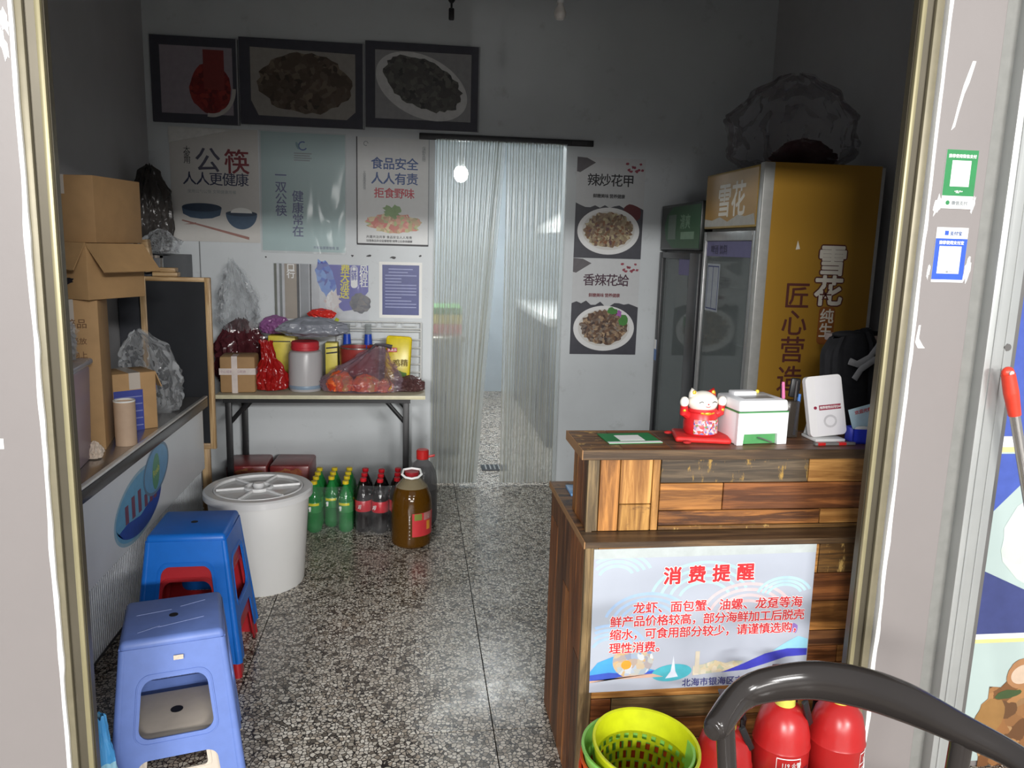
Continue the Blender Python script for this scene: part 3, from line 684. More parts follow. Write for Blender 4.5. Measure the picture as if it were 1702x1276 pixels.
# strip curtain: every strip a part
cu = thing('strip_curtain', 'ribbed clear plastic strip curtain hanging in the kitchen doorway', 'curtain', (0.0, YB-0.03, 0.0))
def curtmat():
    m, nt, b = nodes('curtain_film')
    b.inputs['Base Color'].default_value = (0.30, 0.30, 0.27, 1); b.inputs['Roughness'].default_value = 0.13
    t = nt.nodes.new('ShaderNodeBsdfTransparent'); t.inputs['Color'].default_value = (0.95, 0.97, 0.96, 1)
    tl = nt.nodes.new('ShaderNodeBsdfTranslucent'); tl.inputs['Color'].default_value = (0.9, 0.92, 0.93, 1)
    m1 = nt.nodes.new('ShaderNodeMixShader'); m1.inputs['Fac'].default_value = 0.20
    m2 = nt.nodes.new('ShaderNodeMixShader'); m2.inputs['Fac'].default_value = 0.27
    nt.links.new(t.outputs[0], m1.inputs[1]); nt.links.new(tl.outputs[0], m1.inputs[2])
    nt.links.new(m1.outputs[0], m2.inputs[1]); nt.links.new(b.outputs[0], m2.inputs[2])
    nt.links.new(m2.outputs[0], nt.nodes['Material Output'].inputs['Surface'])
    return m
CUR = curtmat()
RIB = film('curtain_rib', (0.7, 0.68, 0.55), (0.50, 0.49, 0.40), 0.75, 0.12)
W_ = 0.052
def strip_mesh(seed):
    b = B()
    def fn(u, v):
        x = W_*(u-0.5); z = -2.09*v
        y = 0.003*(1-(2*u-1)**2) + 0.004*noise.noise(Vector((seed, z*1.6, 0)))*v + (0.0035 if abs(u-0.06) < 0.03 or abs(u-0.94) < 0.03 else 0)
        return (x+0.003*noise.noise(Vector((seed*3.1, z*1.2, 5)))*v, -y, z)
    b.grid(fn, 17, 26); me = b.mesh('strip'); me.materials.append(CUR); me.shade_smooth(); return me
def rib_mesh(seed, u0):
    def pt(v):
        x = W_*(u0-0.5); z = -2.09*v
        return (x+0.003*noise.noise(Vector((seed*3.1, z*1.2, 5)))*v, -0.0035-0.004*noise.noise(Vector((seed, z*1.6, 0)))*v-0.002, z)
    b = B(); b.tube([pt(i/14) for i in range(15)], 0.0016, 6); me = b.mesh('rib'); me.materials.append(RIB); me.shade_smooth(); return me
SM = [strip_mesh(k*1.7+0.3) for k in range(4)]
RM = [[rib_mesh(k*1.7+0.3, 0.08), rib_mesh(k*1.7+0.3, 0.45)] for k in range(4)]
NS = 22
rg = random.Random(21)
for i in range(NS):
    x = 0.145+0.727*i/(NS-1)
    lean = 0.0
    if i < 12: lean = 0.5+3.3*(i/11.0)**1.7
    else: lean = rg.uniform(-0.3, 0.2)
    s_ = bpy.data.objects.new('strip', SM[i % 4]); C.objects.link(s_); s_.parent = cu
    s_.location = (x-(0.02 if i == 11 else 0), -0.006*(i % 2)-0.002*(i % 3), 2.105); s_.rotation_euler = (0, R(lean), 0)
    for q in range(2):
        r_ = bpy.data.objects.new('rib', RM[i % 4][q]); C.objects.link(r_); r_.parent = s_

# ------------------------------------------------------------------ left: steel freezer counter
fz = thing('freezer_counter', 'low steel-topped freezer counter with white printed front along the left wall', 'freezer', (-1.5, 2.42, 0.0), 0)
L_ = 1.62
obj('body', B().bx(0.02, 0.425, 0.02, L_-0.02, 0.06, 0.655), mat('freezer_grey', srgb(186, 190, 194), 0.45), fz, smooth=None)
obj('base_plinth', B().bx(0.03, 0.39, 0.03, L_-0.03, 0.0, 0.06), mat('plinth_dark', srgb(60, 62, 66), 0.5), fz, smooth=None)
obj('steel_top', B().bx(0.004, 0.46, 0.0, L_, 0.655, 0.705, 0.006), STEEL, fz)
obj('top_lip', B().bx(0.445, 0.4640, 0.0, L_, 0.702, 0.712, 0.003), mat('lip_bright', srgb(228, 228, 226), 0.25, 0.25), fz)
obj('front_band', B().bx(0.46, 0.4635, 0.0, L_, 0.657, 0.700, 0.001), mat('band_steel', srgb(96, 96, 98), 0.25, 0.6), fz)
lw = B()
for k in range(92): lw.bx(0.425, 0.4275, 0.03+0.017*k, 0.038+0.017*k, 0.065, 0.335)
obj('ribbed_lower_front', lw, mat('freezer_rib', srgb(196, 200, 204), 0.45), fz, smooth=None)
pn = obj('printed_front', B().bx(0, L_-0.01, -0.006, 0, 0.0, 0.32, 0.001), mat('panel_pale', srgb(234, 239, 244), 0.3, 0, 0.02, 6), fz, (0.432, 0.005, 0.334), (0, 0, R(90)), smooth=None)
OVB = mat('logo_sky', srgb(110, 176, 216), 0.3); OVD = mat('logo_blue', srgb(44, 84, 176), 0.3); OVL = mat('logo_pale', srgb(160, 196, 216), 0.3)
flat('oval_edge', ell(0.66, 0.135, 0.275, 0.128, 48, 6), OVL, pn, 0.0066)
flat('oval', ell(0.66, 0.135, 0.258, 0.115, 48, 6), OVB, pn, 0.0069)
flat('wave', [(0.66+0.258*math.cos(R(a)), 0.135+0.115*math.sin(R(a))) for a in range(185, 360, 8)] + [(0.90, 0.16), (0.78, 0.11), (0.66, 0.085), (0.52, 0.10), (0.42, 0.09)], OVD, pn, 0.0072)
for k, (u, hh) in enumerate(((0.50, 0.07), (0.57, 0.085), (0.64, 0.09), (0.71, 0.05), (0.77, 0.05), (0.82, 0.035))): flat('skyline_bar', rect(u, 0.10, u+0.035, 0.10+hh), mat('logo_brick', srgb(126, 78, 104), 0.4), pn, 0.0075)
flat('bottle_oval_edge', ell(0.87, 0.215, 0.165, 0.098, 40, 10), mat('logo_steel', srgb(106, 140, 170), 0.3), pn, 0.0078)
flat('bottle_oval', ell(0.87, 0.215, 0.15, 0.086, 40, 10), mat('logo_mid', srgb(110, 170, 214), 0.3), pn, 0.0081)
flat('green_bottle', ell(0.86, 0.205, 0.045, 0.075, 24, -14), mat('logo_green', srgb(96, 160, 130), 0.3), pn, 0.0084)
text('bottle_lettering', 'Reeb', 0.04, mat('logo_lime', srgb(200, 210, 120), 0.4), pn, 0.825, 0.185, 0.0088, 0.02, rot=14)

# cardboard cartons
def carton(name, label, d, loc, rz, m=CARD, flaps=None, tape=True, group=None):
    o = obj(name, B().bx(-d[0]/2, d[0]/2, -d[1]/2, d[1]/2, 0, d[2], 0.003), m, None, loc, (0, 0, R(rz)))
    tag(o, label, 'cardboard box', group)
    if tape: obj('tape', B().bx(-0.022, 0.022, -d[1]/2-0.001, d[1]/2+0.001, d[2]*0.72, d[2]+0.001), TAPE, o, smooth=None)
    if flaps:
        for side, ang, ln in flaps:
            if side in 'LR':
                s = -1 if side == 'L' else 1
                f = obj('flap', B().bx(0, ln, -d[1]/2, d[1]/2, -0.004, 0.0), m, o, (s*d[0]/2, 0, d[2]), (0, R(ang), 0 if s > 0 else PI), smooth=None)
                if s < 0: f.rotation_euler = (0, R(-180-ang) if False else R(180-ang), 0)
            else:
                s = -1 if side == 'F' else 1
                f = obj('flap', B().bx(-d[0]/2, d[0]/2, 0, ln, -0.004, 0.0), m, o, (0, s*d[1]/2, d[2]), (R(-ang) if s > 0 else R(180+ang), 0, 0), smooth=None)
    return o
tall = carton('tall_carton', 'tall narrow brown carton standing on the steel counter beside the lilac tub', (0.20, 0.22, 0.56), (-1.262, 3.09, 0.7055), 12, CARD)
text('carton_print', '易碎品', 0.036, mat('print_brown', srgb(120, 86, 56), 0.7), tall, -0.045, 0.46, 0.1115, 0.01)
for k in range(3): text('carton_print', ['小心轻放', '此面向上', '防潮'][k], 0.026, mat('print_brown', srgb(120, 86, 56), 0.7), tall, -0.045, 0.40-0.05*k, 0.1115, 0.01)
obj('white_tape', B().bx(0.0, 0.018, -0.1112, -0.11, 0.46, 0.56), TAPE, tall, smooth=None)
mid = carton('open_carton', 'open brown carton with drooping flaps stacked on the tall carton', (0.20, 0.28, 0.20), (-1.186, 3.118, 1.267), -23, CARD, flaps=[('R', 52, 0.125), ('F', 58, 0.11)])
flat('marker_scribble', ell(0.01, 0.065, 0.035, 0.010, 16, 10, 0.4, 3), INK, mid, 0.1415)
flat('marker_scribble', rect(0.0, 0.02, 0.008, 0.065), INK, mid, 0.1415)
top = carton('large_carton', 'large brown carton topmost on the stack against the left wall', (0.26, 0.30, 0.235), (-1.225, 3.17, 1.4685), -12, CARD2)
sm = carton('printed_carton', 'small brown carton with blue printed bands on the steel counter', (0.17, 0.16, 0.24), (-1.185, 3.38, 0.7055), 38, CARD, flaps=[('R', 70, 0.07)])
BLP = mat('print_blue', srgb(58, 70, 150), 0.6)
flat('blue_panel', rect(-0.084, 0.0, 0.03, 0.17), BLP, sm, 0.0812)
for k in range(5): flat('pale_line', rect(-0.08, 0.02+0.03*k, 0.026, 0.024+0.03*k), mat('print_pale', srgb(130, 138, 190), 0.6), sm, 0.0816)
s2 = obj('side_band', B().bx(0.0848, 0.0856, -0.08, 0.08, 0.16, 0.19), BLP, sm, smooth=None)
obj('white_label', B().bx(0.0848, 0.0858, -0.07, 0.03, 0.04, 0.13), PAPER, sm, smooth=None)
# paper tube
o = obj('paper_tube', B().lathe([(0.0, 0.0), (0.038, 0.0), (0.0385, 0.17), (0.034, 0.1705), (0.034, 0.05), (0, 0.05)], 32), mat('tube_card', srgb(186, 160, 136), 0.7, 0, 0.06, 20), None, (-1.098, 3.085, 0.7055)); tag(o, 'upright brown paper tube at the edge of the steel counter', 'paper tube')
obj('pale_rim', B().lathe([(0.033, 0.169), (0.033, 0.1745), (0.0392, 0.1745), (0.0392, 0.169)], 32), PAPER, o)
# lilac tub with clear bag
tb = thing('storage_tub', 'pale lilac plastic tub with lid beside the left door frame', 'tub', (-1.235, 2.72, 0.7055), 8)
LIL = film('lilac_plastic', (0.86, 0.82, 0.86), srgb(190, 170, 184), 0.82, 0.3)
obj('tub_body', B().box((0, 0, 0.17), (0.22, 0.30, 0.34), 0.012, taper=(1.1, 1.06)), LIL, tb)
obj('tub_lid', B().box((0, 0, 0.352), (0.26, 0.335, 0.022), 0.008), film('lid_clear', (0.9, 0.9, 0.93), srgb(200, 204, 214), 0.6, 0.2), tb)
o = bag('clear_bag', CLEAR, [(0, 0.05), (0.012, 0.9), (0.09, 1.0), (0.17, 0.75), (0.23, 0.35), (0.25, 0.1)], 0.105, 0.13, 4, 0.2, 5, loc=(-1.235, 2.72, 1.0695)); tag(o, 'crumpled clear plastic bag lying on the lilac tub', 'plastic bag')
# large clear bag over the small carton
o = bag('clear_bag', CLEAR, [(0, 0.05), (0.01, 0.8), (0.07, 0.95), (0.2, 1.0), (0.30, 0.8), (0.36, 0.35), (0.38, 0.08)], 0.10, 0.13, 9, 0.24, 5.5, (-0.05, -0.06), loc=(-1.165, 3.67, 0.7055)); tag(o, 'big crumpled clear plastic bag at the far end of the steel counter', 'plastic bag')
o = bag('tissue', mat('tissue_white', srgb(220, 204, 188), 0.7, 0, 0.04), [(0, 0.05), (0.006, 0.8), (0.03, 1.0), (0.055, 0.5), (0.065, 0.1)], 0.026, 0.03, 15, 0.2, 6, loc=(-1.135, 2.88, 0.7055)); tag(o, 'crumpled pale tissue at the foot of the tall carton', 'tissue')
# things leaning in the corner behind the cartons
o = bag('dark_bag', film('dark_bag_film', (0.5, 0.48, 0.46), srgb(66, 62, 60), 0.86, 0.25), [(0, 0.05), (0.012, 0.8), (0.16, 1.0), (0.30, 0.9), (0.42, 0.5), (0.46, 0.12)], 0.10, 0.11, 22, 0.14, 5, loc=(-1.395, 4.46, 1.405)); tag(o, 'dark stuffed bag on the black cabinet in the back left corner', 'bag')
o = bag('clear_bag', CLEAR, [(0, 0.05), (0.008, 0.8), (0.06, 1.0), (0.11, 0.5), (0.13, 0.1)], 0.085, 0.08, 25, 0.28, 6, loc=(-1.30, 4.28, 1.405)); tag(o, 'small crumpled clear bag in front of the dark stuffed bag', 'plastic bag')
cb = thing('steel_cabinet', 'black cabinet with a bright steel edge in the back left corner', 'cabinet', (-1.49, 4.18, 0.0))
obj('body', B().bx(0.0, 0.215, 0.0, 0.58, 0.0, 1.40, 0.004), mat('cab_black', srgb(62, 64, 70), 0.4), cb)
obj('steel_edge', B().bx(0.215, 0.228, -0.006, 0.0, 0.0, 1.405), mat('steel_bright', srgb(226, 224, 220), 0.18, 0.9), cb); obj('steel_rail', B().bx(0.0, 0.228, -0.006, 0.0, 1.39, 1.403), STEEL, cb)
# blackboard on a wooden easel frame
bbd = thing('blackboard', 'upright menu blackboard in a pale wooden frame behind the steel counter', 'blackboard', (-1.19, 4.12, 0.0), 0)
WD = wood('pine', srgb(176, 142, 98), srgb(220, 190, 146), 'Z'); WDX = wood('pine_x', srgb(176, 142, 98), srgb(220, 190, 146), 'X')
x0, x1, z0, z1 = -0.17, 0.170, 0.415, 1.30
obj('board', B().bx(x0+0.02, x1-0.02, -0.006, 0.006, z0+0.02, z1-0.02), mat('slate', srgb(38, 40, 44), 0.35, 0, 0.15, 6), bbd, smooth=None)
obj('frame_side', B().bx(x0, x0+0.03, -0.012, 0.012, z0, z1, 0.003), WD, bbd); obj('frame_side', B().bx(x1-0.028, x1, -0.012, 0.012, z0, z1, 0.003), WD, bbd)
obj('frame_top', B().bx(x0+0.03, x1-0.028, -0.012, 0.012, z1-0.022, z1, 0.002), WDX, bbd); obj('frame_bottom', B().bx(x0+0.03, x1-0.028, -0.012, 0.012, z0, z0+0.03, 0.002), WDX, bbd)
obj('leg', B().bx(x1-0.075, x1-0.035, -0.01, 0.02, 0.0, z0, 0.002), WD, bbd); obj('leg', B().bx(x0+0.02, x0+0.06, -0.01, 0.02, 0.0, z0, 0.002), WD, bbd)
obj('cross_bar', B().bx(x0+0.06, x1-0.075, -0.008, 0.014, 0.10, 0.14, 0.002), WDX, bbd)
o = obj('wooden_offcut', B().bx(-0.06, 0.06, -0.03, 0.03, 0, 0.022, 0.004).bx(-0.07, 0.05, -0.03, 0.03, 0.023, 0.044, 0.004).box((-0.085, 0, 0.10), (0.035, 0.05, 0.16), 0.004, (0, R(-6), 0)), WDX, None, (-1.235, 4.135, 1.3005)); tag(o, 'pale wooden offcuts balanced on top of the blackboard', 'wood offcut')
o = bag('clear_bag', CLEAR, [(0, 0.05), (0.01, 0.8), (0.07, 1.0), (0.13, 0.6), (0.16, 0.1)], 0.10, 0.09, 33, 0.25, 6, loc=(-0.90, 4.18, 0.0)); tag(o, 'crumpled clear plastic on the floor at the foot of the blackboard', 'plastic bag')

# ------------------------------------------------------------------ folding table with its load
tbl = thing('folding_table', 'narrow folding table with pale top and black metal legs against the back wall', 'table', (-0.5, 4.52, 0.0))
obj('tabletop', B().bx(-0.56, 0.562, -0.25, 0.255, 0.652, 0.670, 0.002), mat('table_top', srgb(176, 168, 146), 0.5, 0, 0.05, 12), tbl)
obj('edge_band', B().bx(-0.56, 0.562, -0.2535, -0.25, 0.650, 0.671, 0.001), mat('table_edge', srgb(206, 200, 170), 0.4), tbl)
for x in (-0.50, 0.455):
    for y in (-0.20, 0.20): obj('leg', B().bx(x-0.016, x+0.016, y-0.014, y+0.014, 0.0, 0.652, 0.002), BLACKM, tbl)
    obj('cross_bar', B().bx(x-0.009, x+0.009, -0.19, 0.19, 0.16, 0.185), BLACKM, tbl)
    s = 1 if x < 0 else -1
    for y in (-0.19, 0.19): obj('brace', B().cyl((x, y, 0.50), (x+s*0.13, y, 0.652), 0.012, n=8), BLACKM, tbl)
obj('apron_rail', B().bx(-0.52, 0.48, -0.235, -0.225, 0.625, 0.652).bx(-0.52, 0.48, 0.225, 0.235, 0.625, 0.652), BLACKM, tbl)
TZ0 = 0.6712
o = obj('taped_parcel', B().box((0, 0, 0.10), (0.185, 0.17, 0.20), 0.012), CARD2, None, (-0.955, 4.41, TZ0), (0, 0, R(4))); tag(o, 'brown cardboard parcel wrapped with white tape on the folding table', 'parcel')
obj('tape_band', B().bx(-0.0945, 0.0945, -0.0865, 0.0865, 0.10, 0.135), mat('tape_white', srgb(208, 196, 190), 0.35), o); obj('tape_band', B().bx(-0.03, 0.0, -0.0872, 0.0, 0.0, 0.2012), mat('tape_white', srgb(208, 196, 190), 0.35), o)
text('tape_lettering', '小心轻放 小心轻放', 0.016, mat('print_mauve', srgb(150, 110, 130), 0.5), o, -0.088, 0.112, 0.0870)
o = bag('clear_bag', film('maroon_bag', (0.75, 0.72, 0.72), srgb(84, 40, 46), 0.84, 0.15, 12, 0.14), [(0, 0.05), (0.01, 0.8), (0.10, 1.0), (0.24, 0.95), (0.32, 0.6), (0.37, 0.2)], 0.13, 0.10, 41, 0.22, 5, loc=(-0.99, 4.635, TZ0)); tag(o, 'plastic bag of dark red goods behind the taped parcel', 'plastic bag')
o = bag('clear_bag', CLEAR, [(0, 0.05), (0.01, 0.6), (0.10, 0.9), (0.22, 0.75), (0.33, 0.45), (0.42, 0.1)], 0.11, 0.08, 43, 0.32, 6, (-0.04, 0), loc=(-0.99, 4.62, TZ0+0.29)); tag(o, 'upright crumpled clear plastic bag on the dark red goods', 'plastic bag')
o = bag('red_bag', film('red_bag_film', (0.9, 0.4, 0.36), srgb(164, 26, 26), 0.9, 0.25), [(0, 0.05), (0.01, 0.9), (0.06, 1.0), (0.12, 0.8), (0.18, 0.42), (0.25, 0.36), (0.275, 0.42)], 0.082, 0.075, 47, 0.15, 5, (-0.03, 0), loc=(-0.785, 4.42, TZ0)); tag(o, 'tied red plastic bag between the parcel and the jar', 'plastic bag')
jar = thing('plastic_jar', 'grey translucent plastic jar with red screw lid on the folding table', 'jar', (-0.605, 4.44, TZ0))
obj('jar_body', B().lathe([(0, 0), (0.086, 0.0), (0.09, 0.012), (0.092, 0.03), (0.092, 0.20), (0.086, 0.218), (0.074, 0.225), (0, 0.225)], 40), film('jar_plastic', (0.9, 0.9, 0.92), srgb(186, 184, 186), 0.86, 0.3), jar)
lid = obj('lid', B().lathe([(0.0, 0.226), (0.072, 0.226), (0.076, 0.23), (0.076, 0.268), (0.07, 0.275), (0, 0.275)], 40), mat('lid_red', srgb(190, 48, 58), 0.4), jar)
obj('grip_ring', B().lathe([(0.0755, 0.238), (0.078, 0.24), (0.078, 0.244), (0.0755, 0.246)], 40), mat('lid_red', srgb(190, 48, 58), 0.4), lid)
obj('blue_base_band', B().lathe([(0.0875, 0.006), (0.0925, 0.02), (0.0932, 0.032), (0.092, 0.034)], 40), mat('jar_base', srgb(130, 150, 170), 0.4), jar)
def tinbox(name, label, d, loc, c, rz=0):
    o = obj(name, B().bx(-d[0]/2, d[0]/2, -d[1]/2, d[1]/2, 0, d[2], 0.003), mat('box_'+name, srgb(*c), 0.45), None, loc, (0, 0, R(rz))); return o
o = tinbox('yellow_carton', '', (0.15, 0.12, 0.285), (-0.755, 4.64, TZ0), (214, 196, 70)); tag(o, 'yellow carton standing behind the red bag and the jar', 'carton'); flat('dark_line', rect(-0.06, 0.25, 0.05, 0.256), INK, o, 0.0612)
o = tinbox('pale_yellow_carton', '', (0.07, 0.09, 0.24), (-0.482, 4.68, TZ0), (220, 206, 90)); tag(o, 'pale yellow carton with dark bars right of the jar', 'carton')
for q in range(2): flat('dark_bar', [(-0.03, 0.205-0.03*q), (0.035, 0.213-0.03*q), (0.035, 0.222-0.03*q), (-0.03, 0.214-0.03*q)], INK, o, 0.0462)
o = bag('grey_bag', film('grey_bag_film', (0.6, 0.6, 0.62), srgb(142, 146, 156), 0.9, 0.22), [(0, 0.05), (0.01, 0.75), (0.035, 1.0), (0.075, 0.9), (0.105, 0.5), (0.115, 0.15)], 0.185, 0.08, 51, 0.13, 4, (0.02, 0), loc=(-0.575, 4.51, TZ0+0.288), fine=0.03); tag(o, 'slumped grey plastic bag lying over the jar and cartons', 'plastic bag')
o = bag('purple_bag', film('purple_bag_film', (0.7, 0.5, 0.7), srgb(150, 96, 150), 0.82, 0.2), [(0, 0.05), (0.008, 0.8), (0.05, 1.0), (0.09, 0.7), (0.11, 0.15)], 0.082, 0.06, 55, 0.15, 4, loc=(-0.80, 4.655, TZ0+0.287)); tag(o, 'small purple plastic bag on the yellow carton', 'plastic bag')
o = bag('red_packet', mat('packet_red', srgb(214, 52, 44), 0.3), [(0, 0.05), (0.006, 0.8), (0.03, 1.0), (0.05, 0.7), (0.06, 0.1)], 0.075, 0.05, 57, 0.12, 4, loc=(-0.53, 4.60, TZ0+0.385)); tag(o, 'glossy red packet on top of the grey bag', 'packet')
obj('green_yellow_strip', B().box((0.075, -0.052, -0.028), (0.022, 0.004, 0.085), 0.0015, (R(-20), R(28), 0)), mat('strip_lime', srgb(170, 180, 50), 0.4), o)
pot = thing('red_pot', 'round dark red pot standing behind the bag of orange packets', 'pot', (-0.318, 4.605, TZ0))
obj('pot_body', B().lathe([(0, 0), (0.098, 0), (0.11, 0.02), (0.115, 0.22), (0.112, 0.222), (0.104, 0.03), (0, 0.03)], 40), mat('pot_red', srgb(150, 54, 50), 0.35), pot); obj('steel_rim', B().lathe([(0.111, 0.219), (0.118, 0.222), (0.118, 0.229), (0.111, 0.228)], 40), STEEL, pot)
for q, xx in enumerate((-0.40, -0.275)):
    bt = thing('glass_bottle', ('left' if q == 0 else 'right')+' one of two clear bottles with blue labels behind the red pot', 'bottle', (xx, 4.735, TZ0), 0, 'clear bottles with blue labels')
    obj('glass', B().lathe([(0, 0), (0.024, 0), (0.026, 0.01), (0.026, 0.20), (0.022, 0.25), (0.019, 0.30), (0.019, 0.345), (0, 0.346)], 24), film('bottle_clear', (0.86, 0.88, 0.88), srgb(180, 186, 186), 0.35, 0.08), bt)
    obj('blue_label', B().lathe([(0.0266, 0.15), (0.0268, 0.2), (0.0232, 0.25), (0.0205, 0.285)], 24), mat('label_blue', srgb(30, 70, 180), 0.4), bt)
ob_ = thing('orange_packet_bag', 'violet tinted plastic bag full of orange packets on the folding table', 'plastic bag', (-0.285, 4.385, TZ0))
bag('film', film('violet_film', (0.90, 0.84, 0.88), srgb(150, 130, 140), 0.28, 0.15, 10, 0.18), [(0, 0.05), (0.01, 0.95), (0.06, 1.0), (0.13, 0.72), (0.19, 0.42), (0.25, 0.14)], 0.205, 0.095, 61, 0.16, 4.5, (0.09, 0.03), parent=ob_)
OR = food('orange_packets', [srgb(226, 84, 36), srgb(238, 120, 60), srgb(196, 60, 34), srgb(210, 160, 80)], 26, 0.25)
for q, (x, y, rx_, hh) in enumerate(((-0.125, -0.012, 0.072, 0.12), (0.015, -0.012, 0.080, 0.10), (0.125, -0.005, 0.045, 0.075))):
    bag('orange_packet', OR, [(0, 0.1), (hh*0.08, 0.9), (hh*0.5, 1.0), (hh*0.85, 0.6), (hh, 0.1)], rx_, 0.062, 160+q*3, 0.12, 4, parent=ob_, loc=(x, y, 0.002), nu=48, nv=24)
obj('tied_handle', B().tube([(0.03, 0.02, 0.22), (0.07, 0.02, 0.265), (0.12, 0.02, 0.262), (0.16, 0.02, 0.25)], [0.008, 0.007, 0.009, 0.014], 8), mat('handle_dark', srgb(70, 66, 72), 0.4), ob_)
o = bag('dark_bag', film('brown_clear', (0.7, 0.62, 0.62), srgb(96, 66, 66), 0.66, 0.15, 14, 0.25), [(0, 0.05), (0.008, 0.95), (0.035, 1.0), (0.07, 0.7), (0.09, 0.15)], 0.070, 0.070, 66, 0.22, 6, loc=(-0.022, 4.42, TZ0)); tag(o, 'crumpled clear bag of dried chillies at the right end of the folding table', 'plastic bag')
pk = obj('seasoning_packet', B().box((0, 0, 0.145), (0.15, 0.05, 0.29), 0.018, (R(-6), R(3), 0), taper=(1.0, 0.25)), mat('packet_yellow', srgb(214, 196, 34), 0.3), None, (-0.095, 4.61, TZ0)); tag(pk, 'tall yellow seasoning packet leaning at the right of the folding table', 'packet')
flat('red_patch', rect(-0.062, 0.20, -0.005, 0.225), mat('pp_red', srgb(196, 50, 60), 0.4), pk, 0.031); text('lettering', '鸡精', 0.045, mat('pp_ink', srgb(120, 100, 20), 0.5), pk, -0.03, 0.12, 0.034, 0.01); flat('green_patch', ell(0.01, 0.07, 0.035, 0.018, 16, 0, 0.2, 2), mat('pp_green', srgb(80, 120, 40), 0.4), pk, 0.035)
text('patch_lettering', '太太乐', 0.018, WHITEINK, pk, -0.06, 0.206, 0.0325, 0.02)

# ------------------------------------------------------------------ floor: bottles, jugs, cartons
def bottle_proto(name, label, h, rad, liquid, cap, labelmat, group, tint, fac):
    t = thing(name, label, 'bottle', (0, 0, 0), 0, group)
    pr = [(0, 0.004), (rad*0.75, 0.0), (rad*0.97, 0.012), (rad, 0.03), (rad*0.93, h*0.28), (rad*0.96, h*0.34), (rad, h*0.42), (rad, h*0.60), (rad*0.86, h*0.72), (rad*0.5, h*0.84), (rad*0.30, h*0.91), (0.0135, h*0.93), (0.0135, h*0.955), (0, h*0.955)]
    obj('bottle_body', B().lathe(pr, 28), film(name+'_plastic', tint, liquid, fac, 0.08), t)
    obj('cap', B().lathe([(0.0155, h*0.935), (0.0165, h*0.94), (0.0165, h*0.995), (0.015, h), (0, h)], 18), cap, t)
    if labelmat: obj('label', B().lathe([(rad*0.998, h*0.40), (rad*1.012, h*0.405), (rad*1.012, h*0.60), (rad*0.99, h*0.605)], 28), labelmat, t)
    return t
GL = mat('label_lime', srgb(170, 200, 90), 0.35)
g0 = bottle_proto('soda_bottle', 'green soda bottle with yellow cap in the wrapped pack beside the white bucket', 0.272, 0.0395, srgb(46, 150, 78), mat('cap_yellow', srgb(222, 196, 36), 0.4), film('label_green', (0.5, 0.8, 0.55), srgb(70, 160, 90), 0.8, 0.2), 'green soda bottles in shrink wrap', (0.42, 0.86, 0.5), 0.58)
gl_ = [c_ for c_ in g0.children if c_.name.startswith('label')][0]
text('lettering', '雪碧', 0.028, WHITEINK, gl_, -0.026, 0.120, 0.0404, 0.03, wrap=0.0404)
obj('yellow_patch', B().grid(lambda u, v: (0.0406*math.sin((u-0.5)*1.5), -0.0406*math.cos((u-0.5)*1.5), 0.148+0.013*v), 10, 3), YELLOWINK, gl_)
gsp = [(-0.512+0.0805*c_, 4.00+0.082*r_) for c_ in range(3) for r_ in range(4) if not (c_ == 1 and r_ == 0)]
gl = ['%s %s' % (cn, rn) for c_, cn in enumerate(('left', 'middle', 'right')) for r_, rn in enumerate(('front', 'second-row', 'third-row', 'rear')) if not (c_ == 1 and r_ == 0)]
for q, (x, y) in enumerate(gsp):
    lb = '%s green soda bottle in the shrink-wrapped pack beside the white bucket' % gl[q]
    if q == 0: g0.location = (x, y, 0); g0['label'] = lb
    else: dup(g0, (x, y, 0), rz=(q*37) % 60-30, label=lb)
def wrapper(name, label, x0, x1, y0, y1, h, seed):
    b = B(); cx, cy, hx, hy = (x0+x1)/2, (y0+y1)/2, (x1-x0)/2, (y1-y0)/2
    def fn(u, v):
        a = 2*PI*u; c, s = math.cos(a), math.sin(a)
        k = 1/max(abs(c), abs(s)); k = 1+(k-1)*0.72
        kk = 1.0 if v < 0.55 else 1-0.16*((v-0.55)/0.45)**2
        d = 0.008*abs(noise.noise(Vector((c*3, s*3, v*5+seed))))+0.004*noise.noise(Vector((c*9, s*9, v*3+seed)))
        return (cx+(hx*k*kk+d)*c, cy+(hy*k*kk+d)*s, h*v)
    b.grid(fn, 96, 24, True)
    o = obj(name, b, film('shrink_wrap', (0.96, 0.97, 0.97), (0.35, 0.36, 0.37), 0.10, 0.07, 14, 0.08)); tag(o, label, 'plastic wrap'); return o
wrapper('shrink_wrap', 'clear shrink wrap around the green soda bottles', -0.556, -0.305, 3.950, 4.300, 0.245, 3)
c0 = bottle_proto('cola_bottle', 'cola bottle', 0.288, 0.0435, srgb(22, 12, 12), mat('cap_red', srgb(196, 28, 40), 0.4), mat('label_cola', srgb(200, 30, 46), 0.3), 'cola bottles in shrink wrap', (0.25, 0.12, 0.1), 0.92)
cl_ = [c_ for c_ in c0.children if c_.name.startswith('label')][0]
text('lettering', '可口可乐', 0.024, WHITEINK, cl_, -0.046, 0.136, 0.0446, 0.03, wrap=0.0446, shear=0.3)
csp = [(-0.172, 3.975)] + [(-0.172+0.0875*c_, 3.975+(0.02 if c_ else 0)+0.089*r_) for r_ in range(3) for c_ in (-1, 0, 1) if not (c_ == 0 and r_ == 0)]
cl = ['front centre', 'front left', 'front right', 'second-row left', 'second-row centre', 'second-row right', 'rear left', 'rear centre', 'rear right']
for q, (x, y) in enumerate(csp):
    lb = '%s dark cola bottle with red label in the wrapped pack by the oil jug' % cl[q]
    if q == 0: c0.location = (x, y, 0); c0['label'] = lb; c0.rotation_euler.z = R(6)
    else: dup(c0, (x, y, 0), rz=20*q, label=lb)
